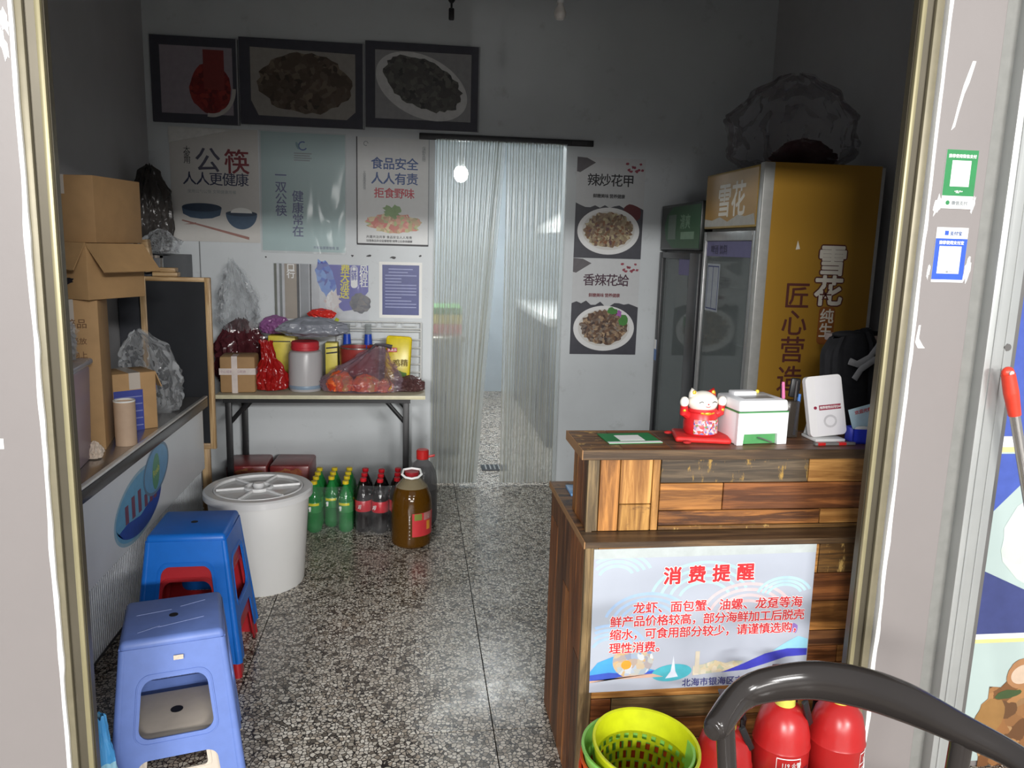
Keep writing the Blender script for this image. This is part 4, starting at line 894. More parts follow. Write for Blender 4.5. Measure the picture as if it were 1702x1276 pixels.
wrapper('shrink_wrap', 'clear shrink wrap around the dark cola bottles', -0.304, -0.040, 3.920, 4.235, 0.258, 8)
# oil jug
jg = thing('oil_jug', 'large amber cooking oil jug with red label in front of the cola', 'jug', (-0.008, 3.80, 0))
pr = [(0, 0.003), (0.08, 0.0), (0.097, 0.014), (0.101, 0.035), (0.099, 0.055), (0.101, 0.075), (0.101, 0.215), (0.096, 0.255), (0.078, 0.305), (0.046, 0.338), (0.034, 0.345), (0.034, 0.36), (0, 0.36)]
obj('jug_body', B().lathe(pr, 44), film('oil_amber', (0.62, 0.40, 0.08), srgb(92, 60, 14), 0.72, 0.07), jg)
obj('air_space', B().lathe([(0.0795, 0.3045), (0.0475, 0.3395), (0.036, 0.346)], 44), film('jug_clear', (0.9, 0.88, 0.8), srgb(170, 160, 130), 0.5, 0.08), jg)
obj('red_cap', B().lathe([(0.034, 0.358), (0.036, 0.362), (0.036, 0.380), (0, 0.384)], 24), mat('jug_cap', srgb(150, 30, 40), 0.4), jg)
obj('handle', B().tube([(-0.048+0.0, -0.03, 0.372), (-0.03, -0.045, 0.360), (0.0, -0.052, 0.356), (0.03, -0.045, 0.360), (0.048, -0.03, 0.372), (0.04, 0.0, 0.388), (0.0, 0.012, 0.391), (-0.04, 0.0, 0.388)], 0.006, 8, True), WHITE, jg)
def patch(name, a0, a1, z0, z1, r, m, par):
    b = B(); b.grid(lambda u, v: (r*math.sin(R(a0+(a1-a0)*u)), -r*math.cos(R(a0+(a1-a0)*u)), z0+(z1-z0)*v), 16, 4); return obj(name, b, m, par)
lbp = patch('red_label', 2, 80, 0.07, 0.19, 0.1022, mat('label_crimson', srgb(196, 52, 58), 0.4), jg)
patch('green_patch', 8, 30, 0.155, 0.188, 0.1028, mat('label_leaf', srgb(120, 130, 60), 0.4), jg); patch('pale_patch', 36, 66, 0.152, 0.190, 0.1028, mat('label_pale', srgb(176, 120, 116), 0.4), jg); patch('orange_patch', 46, 60, 0.10, 0.145, 0.1028, mat('label_orange', srgb(220, 150, 50), 0.4), jg)
hd = bpy.data.objects.new('tmp', None); bpy.data.objects.remove(hd)
tx = text('label_lettering', '花生油', 0.03, WHITEINK, jg, 0, 0.16, 0.0, 0.02, wrap=0.103); tx.location = (0.103*math.sin(R(51)), -0.1032*math.cos(R(51)), 0.158); tx.rotation_euler = (R(90), 0, R(51)); tx.scale = (0.5, 0.8, 1)
for q in range(7): obj('label_dot', B().sphere((0.1015*math.sin(R(-5)), -0.1015*math.cos(R(-5)), 0.062+0.019*q), 0.0028, 8), WHITEINK, jg)
j2 = thing('water_jug', 'big clear plastic jug with red screw cap behind the oil jug', 'jug', (0.048, 4.10, 0)); j2.scale = (0.72, 0.72, 1.0)
obj('jug_body', B().lathe([(0, 0.003), (0.09, 0), (0.11, 0.02), (0.112, 0.05), (0.112, 0.23), (0.10, 0.29), (0.07, 0.335), (0.045, 0.35), (0.042, 0.365), (0, 0.365)], 40), film('jug_water', (0.8, 0.8, 0.8), srgb(120, 120, 122), 0.55, 0.08), j2)
obj('dark_contents', B().lathe([(0, 0.006), (0.104, 0.02), (0.1085, 0.05), (0.1085, 0.20), (0, 0.20)], 32), mat('jug_dark', srgb(40, 34, 34), 0.3), j2)
cp_ = obj('red_cap', B().lathe([(0.043, 0.360), (0.046, 0.364), (0.046, 0.405), (0.04, 0.411), (0, 0.411)], 28), REDP, j2); obj('cap_tab', B().box((0.062, 0, 0.375), (0.06, 0.022, 0.012), 0.005, (0, R(-8), 0)), REDP, cp_)
# red wrapped cartons under the table
for q, (x, lb) in enumerate(((-0.945, 'left red film-wrapped carton under the folding table'), (-0.70, 'right red film-wrapped carton under the folding table'))):
    o = obj('red_carton', B().box((0, 0, 0.115), (0.225, 0.26, 0.23), 0.014), mat('carton_red', srgb(132, 48, 48), 0.3, 0, 0.2, 20), None, (x, 4.56, 0), (0, 0, R(2-4*q))); tag(o, lb, 'carton', 'red cartons under the table')
    obj('gold_print', B().prism(ell(0.0, 0.185, 0.075, 0.03, 24, 5, 0.25, q+2), -0.1315, -0.130), food('carton_gold', [srgb(150, 90, 50), srgb(130, 50, 46), srgb(170, 120, 70)], 30), o, smooth=None)
# white bucket
bk = thing('white_bucket', 'large white plastic bucket with a clear ribbed lid', 'bucket', (-0.672, 3.40, 0))
obj('bucket_body', B().lathe([(0, 0.0), (0.182, 0.0), (0.186, 0.008), (0.214, 0.405), (0.222, 0.408), (0.222, 0.418), (0.208, 0.418), (0.18, 0.02), (0, 0.02)], 64), mat('bucket_white', srgb(226, 226, 224), 0.4, 0, 0.015, 4), bk)
LIDM = film('lid_translucent', (0.96, 0.96, 0.96), srgb(232, 232, 232), 0.82, 0.16)
ld = obj('lid', B().lathe([(0, 0.424), (0.15, 0.424), (0.185, 0.420), (0.192, 0.432), (0.222, 0.432), (0.230, 0.425), (0.230, 0.400), (0.2265, 0.400), (0.2262, 0.4195), (0, 0.4195)], 64), LIDM, bk)
RB = mat('lid_rib', srgb(236, 236, 236), 0.25)
for q in range(6):
    a = 2*PI*q/6+0.25
    obj('lid_rib', B().tube([(0.05*math.cos(a), 0.05*math.sin(a), 0.430), (0.175*math.cos(a), 0.175*math.sin(a), 0.430)], 0.006, 8), RB, ld)
obj('lid_ring', B().tube([(0.055*math.cos(2*PI*k/32), 0.055*math.sin(2*PI*k/32), 0.430) for k in range(32)], 0.008, 8, True), RB, ld)
obj('outer_ring', B().tube([(0.183*math.cos(2*PI*k/48), 0.183*math.sin(2*PI*k/48), 0.429) for k in range(48)], 0.005, 8, True), RB, ld)
obj('lid_knob', B().lathe([(0.02, 0.424), (0.026, 0.44), (0.02, 0.45), (0, 0.452)], 20), RB, ld)

# ------------------------------------------------------------------ stools
def make_stool(name, label, h, wt, wb, m, loc, rz, holes=2, group=None, hole_in_seat=0.012):
    t = thing(name, label, 'stool', loc, rz, group)
    th = 0.005; ht = h-0.022
    sb = B(); sb.box((0, 0, h-0.014), (wt, wt, 0.028), 0.012, seg=3, taper=(0.955, 0.955))
    seat = obj('seat', sb, m, t)
    obj('seat_hole', B().cyl((0, 0, h-0.006), (0, 0, h+0.0006), hole_in_seat, n=20), mat('hole_black', srgb(18, 18, 22), 0.6), seat)
    tilt = math.atan2((wb-wt)/2, ht); Ls = ht/math.cos(tilt)
    for k in range(4):
        hw0, hw1 = wb/2-0.006, wt/2-0.008
        wz = lambda z: hw0+(hw1-hw0)*z/Ls
        lw = 0.055*(wb/0.36)
        z1, z2 = Ls*0.30, Ls*0.43; z3 = Ls*0.80
        arch = []
        aw = wz(0)-lw
        outer = [(-hw0, 0), (-aw, 0)]
        n = 8; r_ = 0.03*(h/0.46)
        zt = z1
        for i in range(n+1):
            a = R(180-90*i/n); outer.append((-wz(zt)+lw+r_+r_*math.cos(a), zt-r_+r_*math.sin(a)))
        for i in range(n+1):
            a = R(90-90*i/n); outer.append((wz(zt)-lw-r_+r_*math.cos(a), zt-r_+r_*math.sin(a)))
        outer += [(aw, 0), (hw0, 0), (hw1, Ls), (-hw1, Ls)]
        win = rrect(-wz(z2)+lw, z2, wz(z2)-lw, z3, 0.032*(h/0.46), 6, top_in=(wz(z2)-wz(z3))/(wz(z2)-lw))
        me = plate(outer, [win] if holes else [], th)
        e = Matrix.Rotation(-tilt, 4, 'X')
        me.transform(Matrix.Rotation(PI/2*k, 4, 'Z') @ Matrix.Translation((0, -wb/2+0.003, 0)) @ e)
        p = link('side_frame', me, m, t, smooth=None)
        if holes:
            off = [(x*1.12, (z-(z2+z3)/2)*1.16+(z2+z3)/2) for x, z in win]
            rb = B(); rb.tube([(x, -0.002, z) for x, z in off], 0.0026, 6, True, up=(0, 1, 0))
            me = rb.mesh('ridge'); me.transform(Matrix.Rotation(PI/2*k, 4, 'Z') @ Matrix.Translation((0, -wb/2+0.003, 0)) @ e)
            link('ridge', me, m, p)
        sx, sy = ((-1, -1), (1, -1), (1, 1), (-1, 1))[k]
        obj('leg', B().cyl((sx*(wb/2-0.010), sy*(wb/2-0.010), 0), (sx*(wt/2-0.012), sy*(wt/2-0.012), h-0.024), 0.0135, 0.0125, 12), m, t)
    return t
PER = mat('stool_periwinkle', srgb(102, 126, 190), 0.45, 0, 0.05, 30); BLU = mat('stool_blue', srgb(20, 106, 200), 0.38, 0, 0.04); RED = mat('stool_red', srgb(176, 36, 44), 0.4, 0, 0.04); CRM = mat('stool_cream', srgb(208, 196, 180), 0.45, 0, 0.04)
st = make_stool('plastic_stool', 'periwinkle blue plastic stool with worn top in the left foreground', 0.46, 0.262, 0.345, PER, (-0.662, 2.135, 0), 15)
lb = obj('maker_sticker', B().bx(-0.012, 0.012, -0.002, 0, 0, 0.012), mat('sticker', srgb(206, 190, 170), 0.5, 0, 0.15, 200), st, (0.012, -0.1395, 0.398), (R(-5), 0, 0))
for q, (x, y, l) in enumerate(((-0.05, 0.03, 0.09), (0.02, -0.05, 0.12), (0.05, 0.06, 0.07), (-0.06, -0.07, 0.06))): obj('scratch', B().box((x, y, 0.4603), (l, 0.0012, 0.0005), rot=(0, 0, R(8+6*q))), mat('scratch', srgb(170, 184, 226), 0.5), st)
make_stool('small_stool', 'low cream plastic stool standing underneath the periwinkle stool', 0.172, 0.235, 0.262, CRM, (-0.666, 2.135, 0), 15, hole_in_seat=0.017)
make_stool('plastic_stool', 'red plastic stool nested under the bright blue stool', 0.455, 0.255, 0.345, RED, (-0.765, 2.745, 0), 2)
make_stool('plastic_stool', 'bright blue plastic stool stacked over a red one by the freezer', 0.455, 0.262, 0.352, BLU, (-0.765, 2.745, 0.056), 2)
# blue snack bag by the left frame
o = bag('blue_packet', food('packet_blue', [srgb(40, 110, 190), srgb(90, 170, 220), srgb(60, 140, 210), srgb(150, 200, 220)], 12, 0.25), [(0, 0.05), (0.01, 0.95), (0.10, 1.0), (0.22, 0.8), (0.30, 0.62), (0.315, 0.62), (0.345, 0.60)], 0.052, 0.03, 71, 0.10, 4, (-0.012, 0), loc=(-0.765, 1.845, 0.0)); tag(o, 'crumpled blue plastic packet standing between the left frame and the stool', 'packet')

# ------------------------------------------------------------------ fridges along the right wall (doors face left)
YEL = mat('fridge_yellow', srgb(168, 126, 44), 0.4, 0, 0.03, 4); BRN = mat('print_umber', srgb(92, 46, 40), 0.5)
fr = thing('display_fridge', 'tall display fridge with yellow printed side panel facing the street', 'fridge', (1.5, 3.33, 0.0))
obj('cabinet', B().bx(0.045, 0.56, 0.006, 0.69, 0.03, 1.885, 0.004), mat('fridge_white', srgb(196, 196, 192), 0.4), fr)
for x in (0.09, 0.50):
    for y in (0.07, 0.62): obj('foot', B().cyl((x, y, 0.0), (x, y, 0.03), 0.02, n=12), BLACK, fr)
sp = obj('side_panel', B().bx(0.0, 0.535, -0.004, 0.0, 0.0, 1.83), YEL, fr, (0.005, 0.006, 0.06), smooth=None)
def pt(x, z): return x-1.505, z-0.06
WHT = mat('print_cream', srgb(226, 220, 206), 0.5, 0, 0.02)
def outlined(ch, size, x, z, b0, b1):
    u, v = pt(x, z)
    text('character_outline', ch, size, BRN, sp, u, v, 0.0048, b0); text('character', ch, size, WHT, sp, u, v, 0.0056, b1)
outlined('雪', 0.140, 1.778, 1.425, 0.075, 0.03); outlined('花', 0.140, 1.772, 1.290, 0.075, 0.03)
fu, fv = pt(1.83, 1.325)
for q in range(3):
    a = R(60*q); c, s = math.cos(a), math.sin(a)
    flat('snowflake_arm', [(fu-0.028*c-0.003*s, fv-0.028*s+0.003*c), (fu+0.028*c-0.003*s, fv+0.028*s+0.003*c), (fu+0.028*c+0.003*s, fv+0.028*s-0.003*c), (fu-0.028*c+0.003*s, fv-0.028*s-0.003*c)], BRN, sp, 0.0062)
u, v = pt(1.807, 1.10); flat('seal', rrect(u, v, u+0.078, v+0.17, 0.02), mat('seal_brown', srgb(146, 86, 36), 0.5), sp, 0.0052)
u, v = pt(1.812, 1.268); text('seal_characters', '纯生', 0.068, WHT, sp, u, v-0.01, 0.006, 0.02, vertical=True, line=0.95)
for ch, x, z in (('匠', 1.634, 1.272), ('心', 1.632, 1.150), ('营', 1.633, 1.028), ('造', 1.632, 0.894)):
    u, v = pt(x, z); text('slogan_character', ch, 0.125, BRN, sp, u, v, 0.0052, 0.012)
flat('torn_chip', [(0.165, 1.46), (0.172, 1.50), (0.185, 1.463)], WHT, sp, 0.005)
obj('corner_post', B().bx(-0.004, 0.045, 0.0, 0.045, 0.06, 1.89, 0.004), mat('fridge_trim', srgb(176, 176, 172), 0.35, 0.2), fr)
dr = obj('door_frame', B().bx(0.0, 0.045, 0.05, 0.085, 0.09, 1.60, 0.003).bx(0.0, 0.045, 0.655, 0.685, 0.09, 1.60, 0.003).bx(0.0, 0.045, 0.085, 0.655, 1.555, 1.60, 0.003).bx(0.0, 0.045, 0.085, 0.655, 0.09, 0.15, 0.003), mat('door_trim', srgb(150, 150, 150), 0.3, 0.4), fr)
def fridge_glass(nm):
    if nm in _M: return _M[nm]
    return film(nm, (0.84, 0.88, 0.88), srgb(120, 126, 126), 0.45, 0.05)
obj('glass', B().bx(0.012, 0.02, 0.085, 0.655, 0.15, 1.555), fridge_glass('door_glass'), dr, smooth=None)
obj('inner_back', B().bx(0.044, 0.0448, 0.08, 0.66, 0.12, 1.57), mat('inner_pale', srgb(206, 208, 206), 0.4), fr, smooth=None)
for z in (0.45, 0.75, 1.05, 1.32): obj('shelf', B().bx(0.026, 0.0435, 0.09, 0.65, z, z+0.012), WIRE, fr, smooth=None)
dp = obj('door_sticker', B().bx(0, 0.57, -0.001, 0, 0, 0.075), mat('sticker_violet', srgb(84, 78, 130), 0.4), fr, (0.0115, 0.655, 1.478), (0, 0, R(-90)), smooth=None)
text('sticker_lettering', '啤酒 饮料', 0.05, mat('sticker_ink', srgb(50, 44, 80), 0.5), dp, 0.06, 0.015, 0.002, 0.01)
es = obj('energy_label', B().bx(0, 0.17, -0.001, 0, 0, 0.24), mat('label_frost', srgb(158, 164, 172), 0.4), fr, (0.0115, 0.63, 1.20), (0, 0, R(-90)), smooth=None)
for q, r_ in enumerate((rect(0.01, 0.01, 0.16, 0.016), rect(0.01, 0.224, 0.16, 0.23), rect(0.01, 0.01, 0.016, 0.23), rect(0.154, 0.01, 0.16, 0.23), rect(0.08, 0.01, 0.086, 0.23))): flat('label_line', r_, NAVY, es, 0.0014)
cp = obj('lightbox', B().bx(0.0, 0.045, 0.045, 0.69, 1.615, 1.885, 0.004), mat('lightbox_yellow', srgb(166, 136, 58), 0.4), fr)
ct = obj('lightbox_print', B().bx(0, 0.62, -0.001, 0, 0, 0.25), YEL, fr, (-0.0005, 0.68, 1.625), (0, 0, R(-90)), smooth=None)
text('lightbox_characters', '雪花', 0.17, WHT, ct, 0.16, 0.06, 0.0016, 0.02)
flat('torn_lower_edge', [(0.0, 0.0), (0.62, 0.0), (0.60, 0.05), (0.5, 0.04), (0.42, 0.05), (0.3, 0.02), (0.2, 0.045), (0.1, 0.03), (0.0, 0.04)], mat('torn_grey', srgb(180, 178, 170), 0.6), ct, 0.0014)
f2 = thing('display_fridge', 'black framed display fridge with green sign against the back wall', 'fridge', (1.5, 4.05, 0.0))
obj('cabinet', B().bx(0.04, 0.58, 0.01, 0.70, 0.03, 1.765, 0.004), mat('fridge_black', srgb(34, 34, 38), 0.35), f2)
for x in (0.09, 0.52):
    for y in (0.07, 0.63): obj('foot', B().cyl((x, y, 0.0), (x, y, 0.03), 0.02, n=12), BLACK, f2)
d2 = obj('door_frame', B().bx(0.0, 0.04, 0.01, 0.16, 0.09, 1.49, 0.003).bx(0.0, 0.04, 0.645, 0.70, 0.09, 1.49, 0.003).bx(0.0, 0.04, 0.16, 0.645, 1.455, 1.49, 0.003).bx(0.0, 0.04, 0.16, 0.645, 0.09, 0.16, 0.003), mat('fridge_black', srgb(34, 34, 38), 0.35), f2)
obj('glass', B().bx(0.012, 0.018, 0.16, 0.645, 0.16, 1.455), fridge_glass('door_glass'), d2, smooth=None)
obj('inner_back', B().bx(0.039, 0.0398, 0.16, 0.645, 0.16, 1.455), mat('inner_pale', srgb(206, 208, 206), 0.4), f2, smooth=None)
vb = obj('violet_sticker', B().bx(0, 0.2, -0.001, 0, 0, 0.09), mat('sticker_violet', srgb(84, 78, 130), 0.4), f2, (0.0115, 0.36, 1.365), (0, 0, R(-90)), smooth=None)
bs = obj('blue_sticker', B().bx(0, 0.045, -0.001, 0, 0, 0.13), mat('sticker_blue', srgb(70, 110, 170), 0.4), f2, (-0.0005, 0.695, 0.82), (0, 0, R(-90)), smooth=None); flat('white_half', rect(0, 0.07, 0.045, 0.13), WHITEINK, bs, 0.0014)
sg = obj('sign_box', B().bx(0.0, 0.04, 0.02, 0.70, 1.505, 1.765, 0.004), mat('sign_black', srgb(34, 38, 36), 0.35), f2)
sgp = obj('green_print', B().bx(0, 0.66, -0.001, 0, 0, 0.235), mat('sign_green', srgb(30, 84, 48), 0.4), f2, (-0.0005, 0.69, 1.515), (0, 0, R(-90)), smooth=None)
flat('dark_swoosh', [(0, 0.235), (0, 0.0), (0.22, 0.0), (0.10, 0.05), (0.06, 0.12), (0.10, 0.19), (0.2, 0.235)], mat('sign_black', srgb(34, 38, 36), 0.35), sgp, 0.0013)
text('sign_characters', '清爽', 0.085, mat('sign_pale', srgb(120, 150, 126), 0.5), sgp, 0.34, 0.115, 0.0016, 0.02); flat('pale_strip', rect(0.36, 0.05, 0.58, 0.09), mat('sign_pale', srgb(120, 150, 126), 0.5), sgp, 0.0016)
flat('sign_can', rect(0.13, 0.05, 0.27, 0.19), mat('sign_can', srgb(104, 120, 110), 0.5), sgp, 0.0015)
# clear bag on the yellow fridge
o = bag('clear_bag', film('smoky_bag', (0.94, 0.93, 0.94), srgb(150, 146, 150), 0.05, 0.08, 8, 0.05, 0.5), [(0, 0.05), (0.012, 0.75), (0.08, 1.0), (0.22, 0.98), (0.34, 0.7), (0.42, 0.3), (0.44, 0.08)], 0.29, 0.24, 81, 0.11, 3.4, loc=(1.77, 3.68, 1.8905)); tag(o, 'large inflated clear plastic bag lying on top of the yellow fridge', 'plastic bag')
o = bag('maroon_bag', film('maroon_film', (0.6, 0.45, 0.45), srgb(86, 44, 48), 0.75, 0.15), [(0, 0.05), (0.012, 0.85), (0.07, 1.0), (0.12, 0.6), (0.15, 0.1)], 0.13, 0.12, 84, 0.22, 6, loc=(1.83, 3.66, 1.8905)); tag(o, 'maroon goods inside the large clear bag on the yellow fridge', 'plastic bag')
# box, black bag behind the counter
ch = thing('storage_box', 'pale pinkish storage box behind the counter beside the right frame', 'box', (1.74, 2.62, 0))
obj('box_body', B().bx(-0.125, 0.26, -0.02, 0.28, 0, 1.17, 0.006), mat('box_pink', srgb(178, 158, 156), 0.5), ch); obj('box_lid', B().bx(-0.13, 0.27, -0.03, 0.29, 1.17, 1.20, 0.006), mat('box_pink2', srgb(190, 172, 168), 0.5), ch)
bg = thing('black_bag', 'black cloth bag with white straps hanging behind the payment stand', 'bag', (1.478, 2.50, 0.40))
CLO = mat('cloth_black', srgb(44, 44, 48), 0.8, 0, 0.2, 40, 0.1)
def cloth(u, v):
    a = 2*PI*u; c, s = math.cos(a), math.sin(a); z = 0.84*v
    hx = 0.104 - 0.010*v - (0.03*max(0, v-0.94)/0.06); hy = 0.05*(1-0.35*v)
    hx *= 1+0.05*noise.noise(Vector((z*4, 3, c*2)))
    return (hx*math.copysign(abs(c)**0.5, c)+0.012*math.sin(z*4), hy*math.copysign(abs(s)**0.7, s)+0.012*noise.noise(Vector((c*4, z*6, 1))), z + (0.02*c*v))
b = B(); b.grid(cloth, 64, 40, True); obj('cloth_body', b, CLO, bg)
obj('cloth_top', B().sphere((0, 0, 0.835), (0.066, 0.03, 0.014), 20), CLO, bg)
obj('hang_strap', B().tube([(0.06, 0.0, 0.84), (0.13, 0.05, 0.835), (0.20, 0.10, 0.8035), (0.24, 0.13, 0.8035)], 0.004, 8, flat=0.009), CLO, bg)
STR = mat('strap_white', srgb(206, 206, 208), 0.4, 0, 0.06, 90)
for pts in ([(0.085, -0.045, 0.825), (0.07, -0.052, 0.80), (0.045, -0.056, 0.765), (0.0, -0.060, 0.742), (-0.03, -0.060, 0.752)], [(0.095, -0.040, 0.765), (0.06, -0.056, 0.755), (0.015, -0.060, 0.725), (-0.005, -0.060, 0.69)]):
    obj('strap', B().tube(pts, 0.003, 8, flat=0.0115, up=(0, 0, 1)), STR, bg)
# light switch on the right wall
sw = thing('wall_socket', 'small pale switch plate on the dark right wall', 'switch', (2.158, 2.9, 1.22), -90); obj('plate', B().box((0, -0.004, 0), (0.09, 0.008, 0.09), 0.003), PAPER, sw); obj('rocker', B().box((0, -0.009, 0), (0.03, 0.004, 0.05), 0.001), WHITE, sw)

# ------------------------------------------------------------------ wooden counter
UX0, UY0, UH = 0.452, 1.92, 0.99
LX0, LY0, LH = 0.438, 1.85, 0.765
XE = 1.285
ct = thing('service_counter', 'two-tier wooden plank service counter at the right of the doorway', 'counter', (0, 0, 0))
DKW = mat('counter_core', srgb(44, 30, 22), 0.6)
obj('lower_core', B().bx(LX0+0.012, XE, LY0+0.012, 2.36, 0.0, LH-0.02), DKW, ct, smooth=None)
obj('upper_core', B().bx(UX0+0.012, XE, UY0+0.012, 2.11, LH-0.02, UH-0.02), DKW, ct, smooth=None)
W1 = ((srgb(128, 78, 38), srgb(196, 128, 68)), (srgb(108, 64, 34), srgb(172, 108, 58)), (srgb(164, 112, 56), srgb(218, 164, 94)), (srgb(88, 56, 36), srgb(138, 92, 56)), (srgb(138, 90, 44), srgb(206, 142, 74)))
def wm(i, ax): return wood('plank_%d%s' % (i, ax), W1[i][0], W1[i][1], ax)
GREYW = wood('plank_greyX', srgb(72, 62, 50), srgb(112, 96, 76), 'X', srgb(168, 132, 62)); WORN = wood('plank_wornX', srgb(96, 70, 40), srgb(156, 112, 58), 'X', srgb(214, 176, 104)); WORNZ = wood('plank_wornZ', srgb(140, 96, 44), srgb(200, 150, 80), 'Z', srgb(96, 66, 36))
TRIM = wood('trimX', srgb(78, 60, 42), srgb(120, 94, 64), 'X'); TRIMZ = wood('trimZ', srgb(96, 80, 56), srgb(150, 126, 88), 'Z'); TRIMY = wood('trimY', srgb(110, 72, 38), srgb(160, 108, 60), 'Y')
def fx(px): return 0.452+(px-982)*0.00165
def fz(py): return 0.985-(py-747)*0.00157
G = 0.0012
def plank(x0, x1, y, z0, z1, m, th=0.012, par=ct): return obj('plank', B().bx(x0+G, x1-G, y, y+th, z0+G, z1-G, 0.0012, 1), m, par, smooth=None)
# upper tier front
zb = LH; zt = UH-0.025
plank(fx(985), fx(1000), UY0, zb, zt, TRIMZ)
plank(fx(1000), fx(1033), UY0, zb, zt, wm(4, 'Z')); plank(fx(1033), fx(1086), UY0, fz(840), zt, wm(2, 'Z')); plank(fx(1033), fx(1086), UY0, zb, fz(840), WORNZ)
plank(fx(1086), fx(1099), UY0, zb, zt, wood('stripZ', srgb(150, 104, 52), srgb(206, 152, 84), 'Z'))
plank(fx(1099), fx(1348), UY0, fz(804), zt, GREYW); plank(fx(1348), XE, UY0, fz(804), zt, wm(2, 'X'))
plank(fx(1099), fx(1205), UY0, fz(852), fz(804), wm(4, 'X')); plank(fx(1205), XE, UY0, fz(852), fz(804), wm(1, 'X'))
plank(fx(1099), fx(1375), UY0, fz(879), fz(852), wood('knotty', srgb(84, 50, 26), srgb(166, 108, 54), 'X', None, 0.45, 1.6)); plank(fx(1375), XE, UY0, fz(879), fz(852), wm(2, 'X'))
plank(fx(1099), XE, UY0, zb, fz(879), WORN)
# upper tier side
for q, (y0, y1, i) in enumerate(((1.932, 1.99, 3), (1.99, 2.055, 1), (2.055, 2.11, 4))): obj('plank', B().bx(UX0, UX0+0.012, y0+G, y1-G, zb, zt, 0.001, 1), wm(i, 'Z'), ct, smooth=None)
obj('edge_batten', B().bx(UX0-0.002, UX0+0.014, UY0-0.002, UY0+0.014, zb, zt), TRIMZ, ct, smooth=None)
# upper top: boards across
for q, (x0, x1, m) in enumerate(((UX0-0.02, UX0+0.09, 'a'), (UX0+0.09, UX0+0.22, 'b'), (UX0+0.22, XE, 'c'))):
    mm = {'a': wood('top_a', srgb(96, 66, 40), srgb(170, 122, 70), 'X', srgb(200, 160, 90)), 'b': wm(1, 'X'), 'c': wood('top_c', srgb(92, 62, 46), srgb(138, 98, 72), 'X')}[m]
    obj('top_board', B().bx(x0, x1-0.001, UY0-0.012, 2.125, UH-0.022, UH, 0.001, 1), mm, ct, smooth=None)
obj('top_edge', B().bx(UX0-0.021, XE, UY0-0.016, UY0-0.012, UH-0.026, UH+0.0005, 0.001, 1), TRIM, ct, smooth=None)
obj('top_edge', B().bx(UX0-0.0235, UX0-0.020, UY0-0.016, 2.125, UH-0.026, UH+0.0005, 0.001, 1), mat('edge_tan', srgb(160, 120, 80), 0.5), ct, smooth=None)
# ledge of lower tier
obj('ledge', B().bx(LX0-0.004, XE, LY0-0.006, UY0+0.01, LH-0.016, LH, 0.001, 1), TRIM, ct, smooth=None)
obj('desk_board', B().bx(LX0-0.004, XE, UY0+0.0102, 2.37, LH-0.016, LH-0.0005, 0.001, 1), wood('desk', srgb(80, 50, 30), srgb(170, 120, 66), 'X', srgb(60, 40, 30)), ct, smooth=None)
obj('ledge_edge', B().bx(LX0-0.0075, LX0-0.004, LY0-0.006, 2.37, LH-0.018, LH+0.0008, 0.0008, 1), mat('edge_tan', srgb(160, 120, 80), 0.5), ct, smooth=None)
# lower front rows
rg = random.Random(8)
rows = [LH-0.017, 0.665, 0.585, 0.50, 0.455, 0.405, 0.325, 0.262, 0.20, 0.11, 0.0]
obj('edge_batten', B().bx(LX0+0.0125, LX0+0.03, LY0-0.002, LY0+0.012, 0, LH-0.017), TRIMZ, ct, smooth=None)
splits = [[1.07], [0.9], [0.8, 1.2], [1.0], [0.7, 1.15], [0.95], [0.525, 0.86], [1.0], [0.7], [0.9, 1.2]]
mats_ = [2, 3, 1, 0, 3, 2, 1, 4, 3, 1]
for k in range(10):
    xs = [LX0+0.031] + splits[k] + [XE]
    for q in range(len(xs)-1):
        m = wm((mats_[k]+q*3) % 5, 'X')
        if k == 0 and q == 1: m = WORN
        if k == 6 and q == 1: m = wood('plank_ashX', srgb(120, 100, 66), srgb(176, 146, 96), 'X')
        plank(xs[q], xs[q+1], LY0, rows[k+1], rows[k], m)
# lower side (vertical boards)
ys = [1.865, 1.955, 2.04, 2.13, 2.235, 2.36]
for q in range(5):
    zs = [0, LH-0.017] if q % 2 else [0, 0.42+0.06*q, LH-0.017]
    for s_ in range(len(zs)-1): obj('plank', B().bx(LX0, LX0+0.012, ys[q]+G, ys[q+1]-G, zs[s_]+G, zs[s_+1]-G, 0.001, 1), wm([3, 1, 0, 3, 1][(q+s_) % 5], 'Z'), ct, smooth=None)
obj('edge_batten', B().bx(LX0-0.002, LX0+0.012, LY0-0.002, 1.865, 0, LH-0.017), TRIMZ, ct, smooth=None)
o = obj('blue_folder', B().box((0, 0, 0.004), (0.06, 0.09, 0.008), 0.001).box((0.02, 0, 0.03), (0.004, 0.09, 0.045), 0.001, (0, R(-12), 0)), mat('folder_blue', srgb(120, 170, 220), 0.4), None, (0.50, 2.26, LH)); tag(o, 'light blue folder on the low rear desk of the counter', 'folder')

